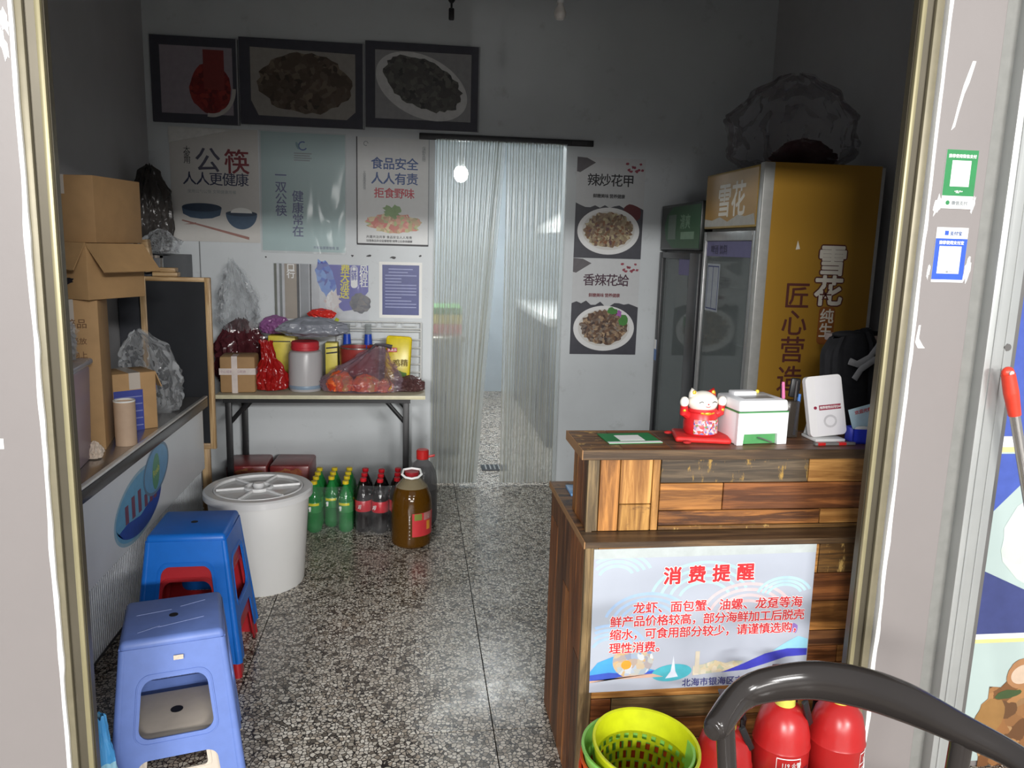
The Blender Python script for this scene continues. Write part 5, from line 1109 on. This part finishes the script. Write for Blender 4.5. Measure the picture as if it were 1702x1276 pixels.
# notice poster on the counter front
ps = obj('notice_poster', B().bx(0, 0.60, -0.0012, 0, 0, 0.398, 0), mat('notice_paper', srgb(176, 182, 194), 0.35, 0, 0.03, 7), None, (0.463, LY0-0.0025, 0.347), (0, R(-0.7), 0), smooth=None); tag(ps, 'white reminder poster with red characters pasted on the counter front', 'poster')
SKY = mat('wave_blue', srgb(164, 190, 222), 0.35); SKY2 = mat('wave_mint', srgb(176, 206, 216), 0.35); PINK = mat('wave_pink', srgb(216, 192, 194), 0.35)
for aq, (cx, cz, r0, m, n_) in enumerate(((0.15, 0.19, 0.12, SKY, 5), (0.06, 0.32, 0.10, SKY2, 4), (0.30, 0.25, 0.15, SKY2, 4), (0.42, 0.20, 0.13, PINK, 4), (0.05, 0.12, 0.10, SKY, 4), (0.52, 0.25, 0.08, SKY2, 3))):
    for q in range(n_): arcband('wave_arc', cx, cz, r0*(1-0.17*q), r0*(1-0.17*q)*0.72, 0.008, 20, 165, m, ps, 0.00128+0.00009*aq+0.00001*q, (0.002, 0.0, 0.598, 0.396))
flat('top_band', rect(0, 0.372, 0.60, 0.398), mat('band_grey', srgb(184, 191, 190), 0.35), ps, 0.0019)
HALO = WHITEINK
def redtext(body, size, u, v, space=1.0, bold=0.02, red=REDINK):
    text('lettering_halo', body, size, HALO, ps, u, v, 0.0022, bold+0.035, space=space); text('lettering', body, size, red, ps, u, v, 0.0032, bold, space=space)
for q, chh in enumerate('消费提醒'): redtext(chh, 0.050, 0.185+0.066*q, 0.302+0.0012*q, 1.0, 0.032)
redtext('龙虾、面包蟹、油螺、龙趸等海', 0.0335, 0.108, 0.222, 0.985)
redtext('鲜产品价格较高，部分海鲜加工后脱壳', 0.0325, 0.048, 0.186, 0.93)
redtext('缩水，可食用部分较少，请谨慎选购，', 0.0325, 0.048, 0.150, 0.93)
redtext('理性消费。', 0.0325, 0.048, 0.112, 0.93)
flat('mint_wave', [(0.0, 0.06), (0.02, 0.085), (0.06, 0.10), (0.09, 0.085), (0.07, 0.07), (0.11, 0.055), (0.16, 0.06), (0.2, 0.05), (0.2, 0.04), (0.0, 0.035)], mat('wave_azure', srgb(80, 160, 220), 0.35), ps, 0.0020)
flat('navy_wave', [(0.0, 0.05), (0.05, 0.055), (0.12, 0.048), (0.17, 0.055), (0.2, 0.045), (0.2, 0.038), (0.0, 0.034)], mat('wave_navy', srgb(66, 92, 190), 0.35), ps, 0.00205)
flat('globe', ell(0.115, 0.085, 0.055, 0.048, 30), food('globe_print', [srgb(150, 170, 190), srgb(190, 190, 180), srgb(206, 170, 120), srgb(120, 150, 190), srgb(220, 220, 216)], 60), ps, 0.0021)
flat('globe_sun', ell(0.097, 0.075, 0.014, 0.013, 16), mat('sun_orange', srgb(244, 160, 60), 0.4), ps, 0.00215)
flat('beach', [(0.0, 0.034), (0.2, 0.036), (0.17, 0.046), (0.1, 0.044), (0.0, 0.028)], mat('beach', srgb(206, 170, 150), 0.4), ps, 0.00218)
flat('lagoon', ell(0.222, 0.046, 0.055, 0.024, 28, 5), mat('lagoon', srgb(80, 176, 190), 0.35), ps, 0.00212)
flat('fountain', [(0.205, 0.03), (0.24, 0.034), (0.232, 0.05), (0.225, 0.095), (0.219, 0.05)], mat('fountain', srgb(214, 220, 232), 0.4), ps, 0.0022)
flat('tower', rect(0.285, 0.04, 0.297, 0.104), mat('tower_tan', srgb(206, 196, 176), 0.4), ps, 0.0021)
flat('town', [(0.28, 0.035), (0.40, 0.045), (0.42, 0.07), (0.39, 0.072), (0.37, 0.066), (0.34, 0.076), (0.31, 0.066), (0.28, 0.062)], food('town_print', [srgb(206, 190, 150), srgb(220, 210, 190), srgb(180, 186, 160), srgb(214, 200, 180)], 70), ps, 0.00208)
flat('blue_ribbon', [(0.36, 0.04), (0.42, 0.062), (0.48, 0.088), (0.54, 0.10), (0.598, 0.098), (0.598, 0.078), (0.54, 0.076), (0.48, 0.058), (0.43, 0.044)], mat('ribbon_indigo', srgb(70, 72, 186), 0.35), ps, 0.0021)
flat('ribbon_crest', [(0.50, 0.095), (0.54, 0.12), (0.57, 0.135), (0.598, 0.125), (0.598, 0.098), (0.55, 0.10)], mat('crest', srgb(150, 206, 226), 0.35), ps, 0.00207)
flat('violet_shell', ell(0.555, 0.158, 0.012, 0.014, 12, 0, 0.2, 3), mat('shell_violet', srgb(140, 110, 180), 0.4), ps, 0.0021)
text('issuer_line', '北海市银海区市场监督管理局', 0.0245, mat('ink_indigo', srgb(60, 60, 120), 0.5), ps, 0.252, 0.006, 0.0022, 0.015, space=1.0)

# ------------------------------------------------------------------ things on the counter top
o = obj('payment_card', B().bx(-0.075, 0.075, -0.055, 0.055, 0, 0.002), GREENINK, None, (0.585, 2.025, UH+0.0006), (0, 0, R(4)), smooth=None); tag(o, 'green and white payment card lying flat on the counter top', 'card')
b = B().bx(-0.075, 0.075, -0.055, -0.038, 0.002, 0.0025); obj('white_foot', b, WHITEINK, o, smooth=None); obj('code_field', B().bx(-0.035, 0.035, -0.028, 0.03, 0.002, 0.0025), WHITEINK, o, smooth=None)
# lucky cat
o = obj('red_cushion', B().box((0, 0, 0.008), (0.15, 0.11, 0.016), 0.0075, (0, 0, R(-12)), 3), mat('cushion_red', srgb(206, 36, 34), 0.6, 0, 0.12, 60, 0.1), None, (0.785, 2.02, UH+0.0006)); tag(o, 'flat red cushion under the cat figurine', 'cushion')
for q, (x, y) in enumerate(((-0.078, 0.045), (0.07, 0.06), (0.085, -0.04), (-0.062, -0.066))): obj('corner_tassel', B().sphere((x, y, 0.008), (0.012, 0.010, 0.005), 10), mat('tassel_red', srgb(180, 30, 30), 0.7), o)
cat = thing('cat_figurine', 'white beckoning cat figurine with raised paws and red robe beside the printer', 'figurine', (0.782, 2.02, UH+0.0175), 6)
CW = mat('cat_white', srgb(240, 234, 222), 0.3, 0, 0.02); CR = mat('cat_red', srgb(206, 36, 40), 0.35); CG = mat('cat_gold', srgb(220, 176, 50), 0.3, 0.4)
obj('body', B().lathe([(0, 0), (0.040, 0.0), (0.046, 0.008), (0.047, 0.03), (0.043, 0.055), (0.036, 0.068), (0, 0.07)], 28), CR, cat)
obj('belly_pattern', B().grid(lambda u, v: (0.0478*math.sin(R(-48+96*u)), -0.0478*math.cos(R(-48+96*u)), 0.006+0.040*v), 20, 8), food('cat_pattern', [srgb(214, 40, 44), srgb(240, 220, 210), srgb(60, 90, 170), srgb(236, 180, 190), srgb(206, 40, 44), srgb(90, 150, 90)], 160, 0.35), cat)
hd = obj('head', B().sphere((0, -0.004, 0.088), (0.042, 0.036, 0.031), 28), CW, cat)
for s in (-1, 1):
    er = obj('ear', B().lathe([(0.014, 0), (0.010, 0.01), (0.0, 0.022)], 12, M=Matrix.Translation((s*0.026, 0, 0.106)) @ Matrix.Rotation(R(s*18), 4, 'Y')), CW if s < 0 else CR, cat)
    obj('inner_ear', B().sphere((s*0.028, -0.008, 0.114), (0.006, 0.004, 0.008), 10), CG, er)
    obj('arm', B().tube([(s*0.036, 0, 0.050), (s*0.054, -0.006, 0.060), (s*0.056, -0.008, 0.080)], [0.013, 0.012, 0.010], 10), CR, cat)
    pw = obj('paw', B().sphere((s*0.056, -0.009, 0.090), (0.0125, 0.011, 0.015), 14), CW, cat)
    obj('gold_bell', B().sphere((s*0.056, -0.012, 0.068), 0.0065, 10), CG, cat)
    obj('eye', B().tube([(s*0.019-0.007, -0.0375, 0.092), (s*0.019, -0.0385, 0.0955), (s*0.019+0.007, -0.0365, 0.092)], 0.0011, 6), INK, hd)
obj('nose', B().sphere((0, -0.0402, 0.088), (0.0028, 0.002, 0.002), 8), REDINK, hd); obj('mouth', B().tube([(-0.007, -0.0385, 0.082), (0, -0.040, 0.080), (0.007, -0.0385, 0.082)], 0.0009, 6), REDINK, hd)
obj('red_cap_patch', B().sphere((0.016, 0.002, 0.1045), (0.022, 0.024, 0.013), 14), CR, hd)
obj('collar', B().tube([(0.037*math.cos(2*PI*k/24), 0.034*math.sin(2*PI*k/24)-0.003, 0.066) for k in range(24)], 0.006, 8, True), CR, cat); obj('collar_bow', B().sphere((0, -0.038, 0.063), (0.012, 0.006, 0.006), 12).sphere((-0.012, -0.036, 0.064), (0.009, 0.005, 0.005), 10).sphere((0.012, -0.036, 0.064), (0.009, 0.005, 0.005), 10), CG, cat)
# receipt printer
pr_ = thing('receipt_printer', 'white box-shaped receipt printer with green seam line on the counter top', 'printer', (0.925, 2.02, UH+0.0006), 7)
PW = mat('printer_white', srgb(238, 239, 242), 0.35, 0, 0.01); PG = mat('printer_green', srgb(80, 150, 90), 0.4)
w2, d2_, h2 = 0.075, 0.065, 0.118
fpz = [(-w2, 0), (-w2+0.018, 0), (-w2+0.020, 0.03), (w2-0.030, 0.03), (w2-0.028, 0), (w2, 0), (w2, h2-0.03), (-w2, h2-0.03)]
obj('front_shell', B().prism(fpz, -d2_, -d2_+0.012), PW, pr_, smooth=None); obj('shell', B().bx(-w2, w2, -d2_+0.012, d2_, 0.0, h2-0.03, 0.004), PW, pr_)
obj('recess_back', B().bx(-w2+0.019, w2-0.029, -d2_+0.010, -d2_+0.0115, 0.001, 0.03), PG, pr_, smooth=None)
obj('paper_tongue', B().box((0.012, -d2_+0.004, 0.012), (0.045, 0.016, 0.003), 0, (0, R(20), R(20))), ALU_D, pr_)
obj('seam', B().bx(-w2-0.0004, w2+0.0004, -d2_-0.0004, d2_, h2-0.0305, h2-0.0275), PG, pr_, smooth=None)
ldp = obj('top_cover', B().box((0, 0, h2-0.012), (2*w2, 2*d2_, 0.031), 0.006, taper=(0.97, 0.95)), PW, pr_)
obj('grey_window', B().bx(-0.045, 0.045, -0.04, 0.0, h2+0.0032, h2+0.0042), mat('window_grey', srgb(150, 150, 152), 0.3), ldp, smooth=None); obj('raised_tab', B().box((-0.01, 0.035, h2+0.007), (0.07, 0.035, 0.012), 0.004), PW, ldp); obj('yellow_button', B().sphere((0.045, 0.05, h2+0.006), 0.006, 10), mat('btn_yellow', srgb(236, 210, 70), 0.4), ldp)
# pen holder
ph = thing('pen_holder', 'tall clear holder of pens between the printer and the payment stand', 'pen holder', (1.055, 2.05, UH+0.0006), -4)
obj('holder_tube', B().box((0, 0, 0.0525), (0.04, 0.036, 0.105), 0.004), film('smoke_plastic', (0.55, 0.53, 0.5), srgb(78, 72, 66), 0.62, 0.15), ph)
for q, (x, y, c, hh, tl) in enumerate(((-0.012, 0.0, (226, 120, 170), 0.150, -6), (-0.014, 0.010, (40, 40, 46), 0.142, -5), (0.004, -0.006, (44, 40, 40), 0.155, 2), (0.010, 0.006, (60, 56, 60), 0.148, 4), (0.013, -0.008, (70, 120, 190), 0.118, 3))):
    pe = obj('pen', B().tube([(x, y, 0.006), (x+hh*math.sin(R(tl)), y, hh)], 0.0042, 8), mat('pen_%d' % q, srgb(*c), 0.4), ph); obj('pen_cap', B().cyl((x+0.72*hh*math.sin(R(tl)), y, hh*0.74), (x+hh*math.sin(R(tl)), y, hh+0.006), 0.005, 0.004, 8), mat('pencap_%d' % q, mul(srgb(*c), 1.2), 0.4), pe)
obj('dark_scissor_handle', B().box((0.006, 0.0, 0.14), (0.028, 0.012, 0.055), 0.005, (0, R(6), 0)), BLACK, ph)
# payment stand
py_ = thing('payment_stand', 'white rounded tablet-shaped payment speaker leaning on its stand', 'payment terminal', (1.145, 2.0, UH+0.0006), 3)
pm = plate(rrect(-0.055, 0.0, 0.055, 0.168, 0.013), [], 0.016); pm.transform(Matrix.Translation((0, 0, 0.014)) @ Matrix.Rotation(R(-12), 4, 'X') @ Matrix.Rotation(R(-5), 4, 'Y'))
pl = link('speaker_panel', pm, mat('stand_white', srgb(236, 234, 234), 0.3, 0, 0.015), py_, smooth=40)
rb_ = bpy.data.objects.new('print_frame', None)
bpy.data.objects.remove(rb_)
fce = obj('front_print', B().bx(-0.05, 0.05, -0.0086, -0.0082, 0.005, 0.162), mat('stand_face', srgb(238, 236, 238), 0.25, 0, 0.01), py_, (0, 0, 0.014), (R(-12), R(-5), 0), smooth=None)
flat('crimson_band', rect(-0.022, 0.072, 0.044, 0.086), mat('crimson', srgb(150, 40, 66), 0.4), fce, 0.0090); text('band_lettering', '推荐使用云闪付APP', 0.0085, WHITEINK, fce, -0.020, 0.076, 0.0093, 0.02, space=0.86)
flat('badge', ell(-0.033, 0.080, 0.005, 0.0045, 12), mat('crimson', srgb(150, 40, 66), 0.4), fce, 0.0090)
flat('speaker_ring', ringpoly(0.008, 0.040, 0.020, 0.018, 0.006, 0, 359, 36), mat('ring_grey', srgb(206, 204, 206), 0.4), fce, 0.0090)
obj('rear_prop', B().box((0, 0.045, 0.055), (0.07, 0.006, 0.125), 0.002, (R(20), 0, 0)).box((0, 0.02, 0.004), (0.09, 0.075, 0.008), 0.002), WHITE, py_)
o = obj('charging_strip', B().bx(-0.07, 0.05, -0.012, 0.0, 0, 0.007, 0.001), mat('strip_grey', srgb(120, 118, 116), 0.5), None, (1.15, 1.958, UH+0.0006), (0, 0, R(3))); tag(o, 'red and grey striped strip lying in front of the payment stand', 'strip')
for x in (-0.062, 0.0): obj('red_stripe', B().bx(x, x+0.022, -0.0124, 0.0004, -0.0001+0.0002, 0.0074), REDP, o, smooth=None)
bb_ = thing('card_box', 'small blue box with upright cards at the right end of the counter top', 'card box', (1.238, 1.985, UH+0.0006), -8)
BB = mat('box_royal', srgb(48, 64, 206), 0.35)
obj('box_wall', B().bx(-0.036, 0.036, -0.026, -0.022, 0, 0.040).bx(-0.036, 0.036, 0.022, 0.026, 0, 0.04).bx(-0.036, -0.032, -0.026, 0.026, 0, 0.04).bx(0.032, 0.036, -0.026, 0.026, 0, 0.04).bx(-0.036, 0.036, -0.026, 0.026, 0, 0.004), BB, bb_, smooth=None)
cdp = obj('pale_card', B().box((0.0, 0, 0.055), (0.075, 0.003, 0.085), 0, (0, R(-18), 0)), mat('card_sky', srgb(186, 214, 226), 0.4), bb_, (0.006, 0.004, 0.004), smooth=None); text('card_lettering', '欢迎光临', 0.012, REDINK, cdp, -0.03, 0.072, 0.003, 0.02, rot=18); obj('white_chalk', B().sphere((0.0, -0.006, 0.038), (0.024, 0.012, 0.008), 12), PAPER, bb_)

# ------------------------------------------------------------------ in front of the counter
def extinguisher(label, x, y, rz, band=False):
    t = thing('fire_extinguisher', label, 'fire extinguisher', (x, y, 0), rz, 'fire extinguishers before the counter'); t.scale = (1, 1, 1.08 if band else 1.2)
    RE = mat('ext_red', srgb(180, 36, 36), 0.3, 0, 0.04)
    obj('cylinder', B().lathe([(0, 0), (0.058, 0.0), (0.064, 0.006), (0.0655, 0.02), (0.0655, 0.285), (0.0675, 0.289), (0.0655, 0.293), (0.063, 0.315), (0.054, 0.345), (0.036, 0.364), (0.022, 0.370), (0.020, 0.376), (0, 0.376)], 40), RE, t)
    obj('neck_ring', B().lathe([(0.021, 0.366), (0.0245, 0.37), (0.0245, 0.386), (0.0, 0.388)], 20), mat('ext_lime', srgb(206, 206, 90), 0.4), t)
    v = obj('valve', B().cyl((0, 0, 0.386), (0, 0, 0.415), 0.014, 0.012, 14).box((0, -0.004, 0.418), (0.026, 0.044, 0.018), 0.004), mat('ext_brass', srgb(176, 170, 150), 0.3, 0.7), t)
    obj('gauge', B().cyl((0, -0.024, 0.404), (0, -0.034, 0.404), 0.012, n=16), WHITE, v)
    obj('lever', B().box((0.042, -0.030, 0.362), (0.016, 0.010, 0.075), 0.003, (R(14), R(-30), R(10))), BLACK, t)
    obj('carry_handle', B().box((0.0, 0.02, 0.424), (0.022, 0.075, 0.006), 0.002), BLACK, t)
    obj('hose', B().tube([(0.0, 0.02, 0.41), (0.04, 0.045, 0.40), (0.055, 0.052, 0.36), (0.052, 0.055, 0.28), (0.051, 0.055, 0.12), (0.051, 0.055, 0.06)], 0.0075, 10), BLACK, t)
    if band:
        obj('yellow_band', B().lathe([(0.0660, 0.20), (0.0664, 0.202), (0.0664, 0.246), (0.0660, 0.248)], 40), mat('ext_amber', srgb(226, 176, 60), 0.4), t); obj('white_line', B().lathe([(0.0662, 0.248), (0.0668, 0.249), (0.0668, 0.255), (0.0662, 0.256)], 40), WHITEINK, t)
    else:
        pass
        for a0, a1, z0, z1 in ((-34, 16, 0.281, 0.283), (-34, 16, 0.258, 0.260), (-34, -33, 0.215, 0.283), (15, 16, 0.215, 0.283)): patch('label_line', a0, a1, z0, z1, 0.0663, WHITEINK, t)
        tx = text('label_lettering', '干粉灭火器', 0.0175, WHITEINK, t, 0, 0, 0, 0.01, wrap=0.0664, space=0.8); tx.location = (0.0664*math.sin(R(-31)), -0.0664*math.cos(R(-31)), 0.236); tx.rotation_euler = (R(90), 0, R(-31))
        tx = text('label_lettering', '119 火警', 0.013, WHITEINK, t, 0, 0, 0, 0.01, wrap=0.0664); tx.location = (0.0664*math.sin(R(-24)), -0.0664*math.cos(R(-24)), 0.264); tx.rotation_euler = (R(90), 0, R(-24))
        patch('flag_patch', 26, 42, 0.235, 0.26, 0.0663, mat('ext_dark', srgb(110, 24, 40), 0.4), t)
    return t
extinguisher('red fire extinguisher with white lettering, middle of the three', 0.885, 1.615, 0)
extinguisher('red fire extinguisher beside the right door frame', 1.026, 1.615, 60)
extinguisher('red fire extinguisher with yellow band, nearest the baskets', 0.735, 1.60, -10, True)
# plastic baskets, nested
def basket(label, z0, m, h=0.20, r0=0.088, r1=0.118, tilt=(0, 0), xo=0.0):
    t = thing('plastic_basket', label, 'basket', (0.522+xo, 1.595, z0), 0, 'nested plastic baskets'); t.rotation_euler = (R(tilt[0]), R(tilt[1]), 0)
    bm = bmesh.new(); nu, nv = 120, 24; zb_ = h*0.74; V = []
    for j in range(nv+1):
        r = r0+(r1-r0)*(j/nv)*0.74; V.append([bm.verts.new((r*math.cos(2*PI*i/nu), r*math.sin(2*PI*i/nu), zb_*j/nv)) for i in range(nu)])
    for j in range(nv):
        for i in range(nu):
            jj = j % 4; ii = (i+(2 if (j//4) % 2 else 0)) % 4
            if 0 < j < nv-1 and jj in (1, 2, 3) and ii in (1, 2): continue
            bm.faces.new((V[j][i], V[j][(i+1) % nu], V[j+1][(i+1) % nu], V[j+1][i]))
    bmesh.ops.solidify(bm, geom=list(bm.faces), thickness=0.002)
    me = bpy.data.meshes.new('mesh_wall'); bm.to_mesh(me); bm.free(); link('mesh_wall', me, m, t, smooth=40)
    rm = r0+(r1-r0)*0.74
    obj('rim_band', B().lathe([(rm, zb_-0.001), (r1, h), (r1+0.006, h+0.002), (r1+0.007, h-0.004), (r1+0.003, h-0.006), (rm+0.003, zb_-0.001)], 64), m, t)
    bm = bmesh.new(); K = 20; rr = r0
    q = {}
    for i in range(K+1):
        for j in range(K+1): q[i, j] = bm.verts.new((rr*(2*i/K-1), rr*(2*j/K-1), 0.0))
    for i in range(K):
        for j in range(K):
            cx, cy = rr*(2*(i+.5)/K-1), rr*(2*(j+.5)/K-1)
            if math.hypot(cx, cy) > rr*1.0 or (i % 2 and j % 2): continue
            bm.faces.new((q[i, j], q[i+1, j], q[i+1, j+1], q[i, j+1]))
    bmesh.ops.delete(bm, geom=[v for v in bm.verts if not v.link_faces], context='VERTS')
    bmesh.ops.solidify(bm, geom=list(bm.faces), thickness=-0.002)
    me = bpy.data.meshes.new('mesh_base'); bm.to_mesh(me); bm.free(); link('mesh_base', me, m, t, smooth=None)
    return t
OB = mat('basket_orange', srgb(232, 88, 36), 0.4); GB = mat('basket_green', srgb(140, 206, 96), 0.4); YB_ = mat('basket_yellow', srgb(196, 204, 24), 0.4)
basket('lowest orange plastic basket of the stack before the counter', 0.003, OB, 0.30, 0.09, 0.128)
basket('upper orange plastic basket of the stack before the counter', 0.085, OB, 0.25, 0.09, 0.126)
basket('light green plastic basket nested under the yellow one', 0.135, GB, 0.228, 0.088, 0.125, xo=0.001)
basket('topmost yellow-green plastic basket with pierced sides before the counter', 0.178, YB_, 0.205, 0.086, 0.118, tilt=(5, 3), xo=0.004)

# ------------------------------------------------------------------ black armchair in the foreground
chx, chy = 0.735, 1.0
ac = thing('armchair', 'glossy black armchair with curved horseshoe back rail in the right foreground', 'chair', (chx, chy, 0))
CB = mat('chair_black', srgb(50, 46, 44), 0.16, 0, 0.05, 8)
ctrl = [(0.505, 1.150, 0.698, 0.013, 0.014), (0.520, 1.163, 0.703, 0.022, 0.025), (0.587, 1.206, 0.735, 0.022, 0.030), (0.680, 1.188, 0.764, 0.023, 0.034), (0.748, 1.140, 0.779, 0.024, 0.036), (0.800, 1.080, 0.784, 0.024, 0.034), (0.852, 1.010, 0.778, 0.022, 0.025), (0.896, 0.955, 0.769, 0.020, 0.020),
        (0.922, 0.890, 0.755, 0.020, 0.020), (0.922, 0.820, 0.735, 0.020, 0.020), (0.895, 0.755, 0.715, 0.021, 0.021), (0.855, 0.715, 0.700, 0.021, 0.023), (0.845, 0.707, 0.698, 0.012, 0.013)]
def catmull(P, k):
    i = min(int(k), len(P)-2); t = k-i
    p = [P[max(0, min(len(P)-1, i+d))] for d in (-1, 0, 1, 2)]
    return [0.5*(2*b_+(c_-a_)*t+(2*a_-5*b_+4*c_-d_)*t*t+(-a_+3*b_-3*c_+d_)*t**3) for a_, b_, c_, d_ in zip(*p)]
def rail(k):
    q = catmull(ctrl, k); return Vector((q[0]-chx, q[1]-chy, q[2]))
n = 72; cs = [catmull(ctrl, (len(ctrl)-1)*i/n) for i in range(n+1)]
obj('back_rail', B().tube([(q[0]-chx, q[1]-chy, q[2]) for q in cs], [q[3] for q in cs], 20, flat=[q[4] for q in cs]), CB, ac, smooth=60)
f_ = R(38)
fw = Vector((-math.cos(f_), -math.sin(f_), 0)); sd = Vector((math.cos(f_+PI/2), math.sin(f_+PI/2), 0)); cc = Vector((0.70-chx, 0.93-chy, 0))
sb = B(); sb.box((cc.x, cc.y, 0.43), (0.40, 0.42, 0.035), 0.014, (0, 0, f_), 3); obj('seat', sb, CB, ac)
for s, fo in ((1, 0.175), (-1, 0.175), (1, -0.175), (-1, -0.175)):
    p = cc+fw*fo+sd*(s*0.18); q = p+fw*(0.03 if fo > 0 else -0.04)+sd*(s*0.02)
    obj('leg', B().tube([(q.x, q.y, 0.0), ((p.x+q.x)/2, (p.y+q.y)/2, 0.2), (p.x, p.y, 0.42)], [0.014, 0.018, 0.020], 12), CB, ac)
for a in (1.35, 6.0, 10.6):
    t_ = rail(a); g_ = cc+(Vector((t_.x, t_.y, 0))-cc)*0.80
    obj('arm_post', B().tube([(g_.x, g_.y, 0.44), (g_.x*0.35+t_.x*0.65, g_.y*0.35+t_.y*0.65, 0.56), (t_.x, t_.y, t_.z-0.008)], 0.0165, 12), CB, ac)

# ------------------------------------------------------------------ right edge: neighbour's menu poster and mop
np_ = obj('seafood_poster', B().bx(0, 0.75, -0.004, 0, 0, 2.1), mat('poster_mint', srgb(176, 192, 188), 0.35, 0, 0.03, 4), None, (1.53, 1.93, 0.02), smooth=None); tag(np_, 'tall seafood menu poster on the wall beyond the shutter guide', 'poster')
def q_(x, z): return (x-1.53, z-0.02)
NVY = mat('poster_navy', srgb(62, 70, 120), 0.4); GLD = mat('poster_gold', srgb(226, 208, 140), 0.4); BLP2 = mat('poster_royal', srgb(70, 90, 170), 0.4)
flat('blue_field', rect(*q_(1.53, 1.02), *q_(2.28, 2.1)), BLP2, np_, 0.0046)
flat('white_band', rect(*q_(1.53, 0.985), *q_(2.28, 1.02)), WHITEINK, np_, 0.0048); flat('gold_line', rect(*q_(1.53, 0.975), *q_(2.28, 0.99)), GLD, np_, 0.0050)
flat('blue_wedge', [q_(1.53, 0.97), q_(1.78, 0.97), q_(1.60, 0.78), q_(1.53, 0.74)], BLP2, np_, 0.0047)
flat('soup_photo', ell(*q_(1.86, 0.72), 0.20, 0.16, 30, 0, 0.04, 3), food('soup', [srgb(206, 220, 216), srgb(190, 206, 190), srgb(220, 226, 222)], 12), np_, 0.0049)
flat('navy_wedge', [q_(1.53, 0.66), q_(1.63, 0.62), q_(1.90, 0.50), q_(2.28, 0.46), q_(2.28, 0.43), q_(1.53, 0.43)], NVY, np_, 0.0051)
flat('white_band', rect(*q_(1.53, 0.405), *q_(2.28, 0.43)), WHITEINK, np_, 0.0053); flat('gold_line', rect(*q_(1.53, 0.402), *q_(2.28, 0.414)), GLD, np_, 0.0055)
SH = food('shellfish', [srgb(120, 80, 50), srgb(176, 130, 84), srgb(150, 104, 64), srgb(96, 66, 44), srgb(190, 150, 104)], 22, 0.3)
flat('shellfish_heap', ell(*q_(1.80, 0.13), 0.16, 0.16, 36, 0, 0.12, 8), SH, np_, 0.0056)
flat('shell', ell(*q_(1.795, 0.30), 0.055, 0.05, 30, 20, 0.05, 2), mat('shell_tan', srgb(168, 122, 84), 0.35), np_, 0.0060); flat('shell_mouth', ell(*q_(1.79, 0.298), 0.038, 0.030, 24, 20), mat('shell_pale', srgb(206, 182, 160), 0.35), np_, 0.0063)
flat('green_leaf', ell(*q_(1.75, 0.235), 0.04, 0.014, 16, 10, 0.15, 2), mat('leaf_dark', srgb(66, 84, 50), 0.4), np_, 0.0062)
flat('shell', ell(*q_(1.70, 0.155), 0.045, 0.07, 24, -18, 0.06, 5), mat('shell_ochre', srgb(150, 112, 66), 0.35), np_, 0.0060)
mp = thing('mop', 'mop with red plastic grip and steel pole leaning at the right edge', 'mop', (1.695, 1.56, 0.0))
p0, p1 = Vector((0, 0, 0.05)), Vector((1.345-1.695, 0.055, 1.255))
pd = (p1-p0).normalized()
obj('pole', B().cyl(p0, p0+pd*1.17, 0.0115, n=16), mat('pole_steel', srgb(196, 192, 188), 0.22, 0.85), mp)
gr = obj('grip', B().cyl(p0+pd*1.145, p0+pd*1.20, 0.0135, 0.0165, 16).cyl(p0+pd*1.20, p0+pd*1.245, 0.0165, 0.0150, 16).sphere(p0+pd*1.248, (0.0155, 0.011, 0.014), 14), mat('grip_red', srgb(220, 66, 46), 0.35), mp)
c_ = p0+pd*1.248; obj('hang_hole', B().cyl((c_.x, c_.y-0.013, c_.z), (c_.x, c_.y+0.013, c_.z), 0.006, n=12), mat('hole_pale', srgb(190, 180, 176), 0.5), gr)
o = bag('mop_head', mat('mop_cotton', srgb(196, 192, 186), 0.9, 0, 0.1, 60, 0.2), [(0, 0.2), (0.01, 1.0), (0.06, 0.85), (0.12, 0.3), (0.14, 0.15)], 0.11, 0.09, 91, 0.15, 6, parent=mp)
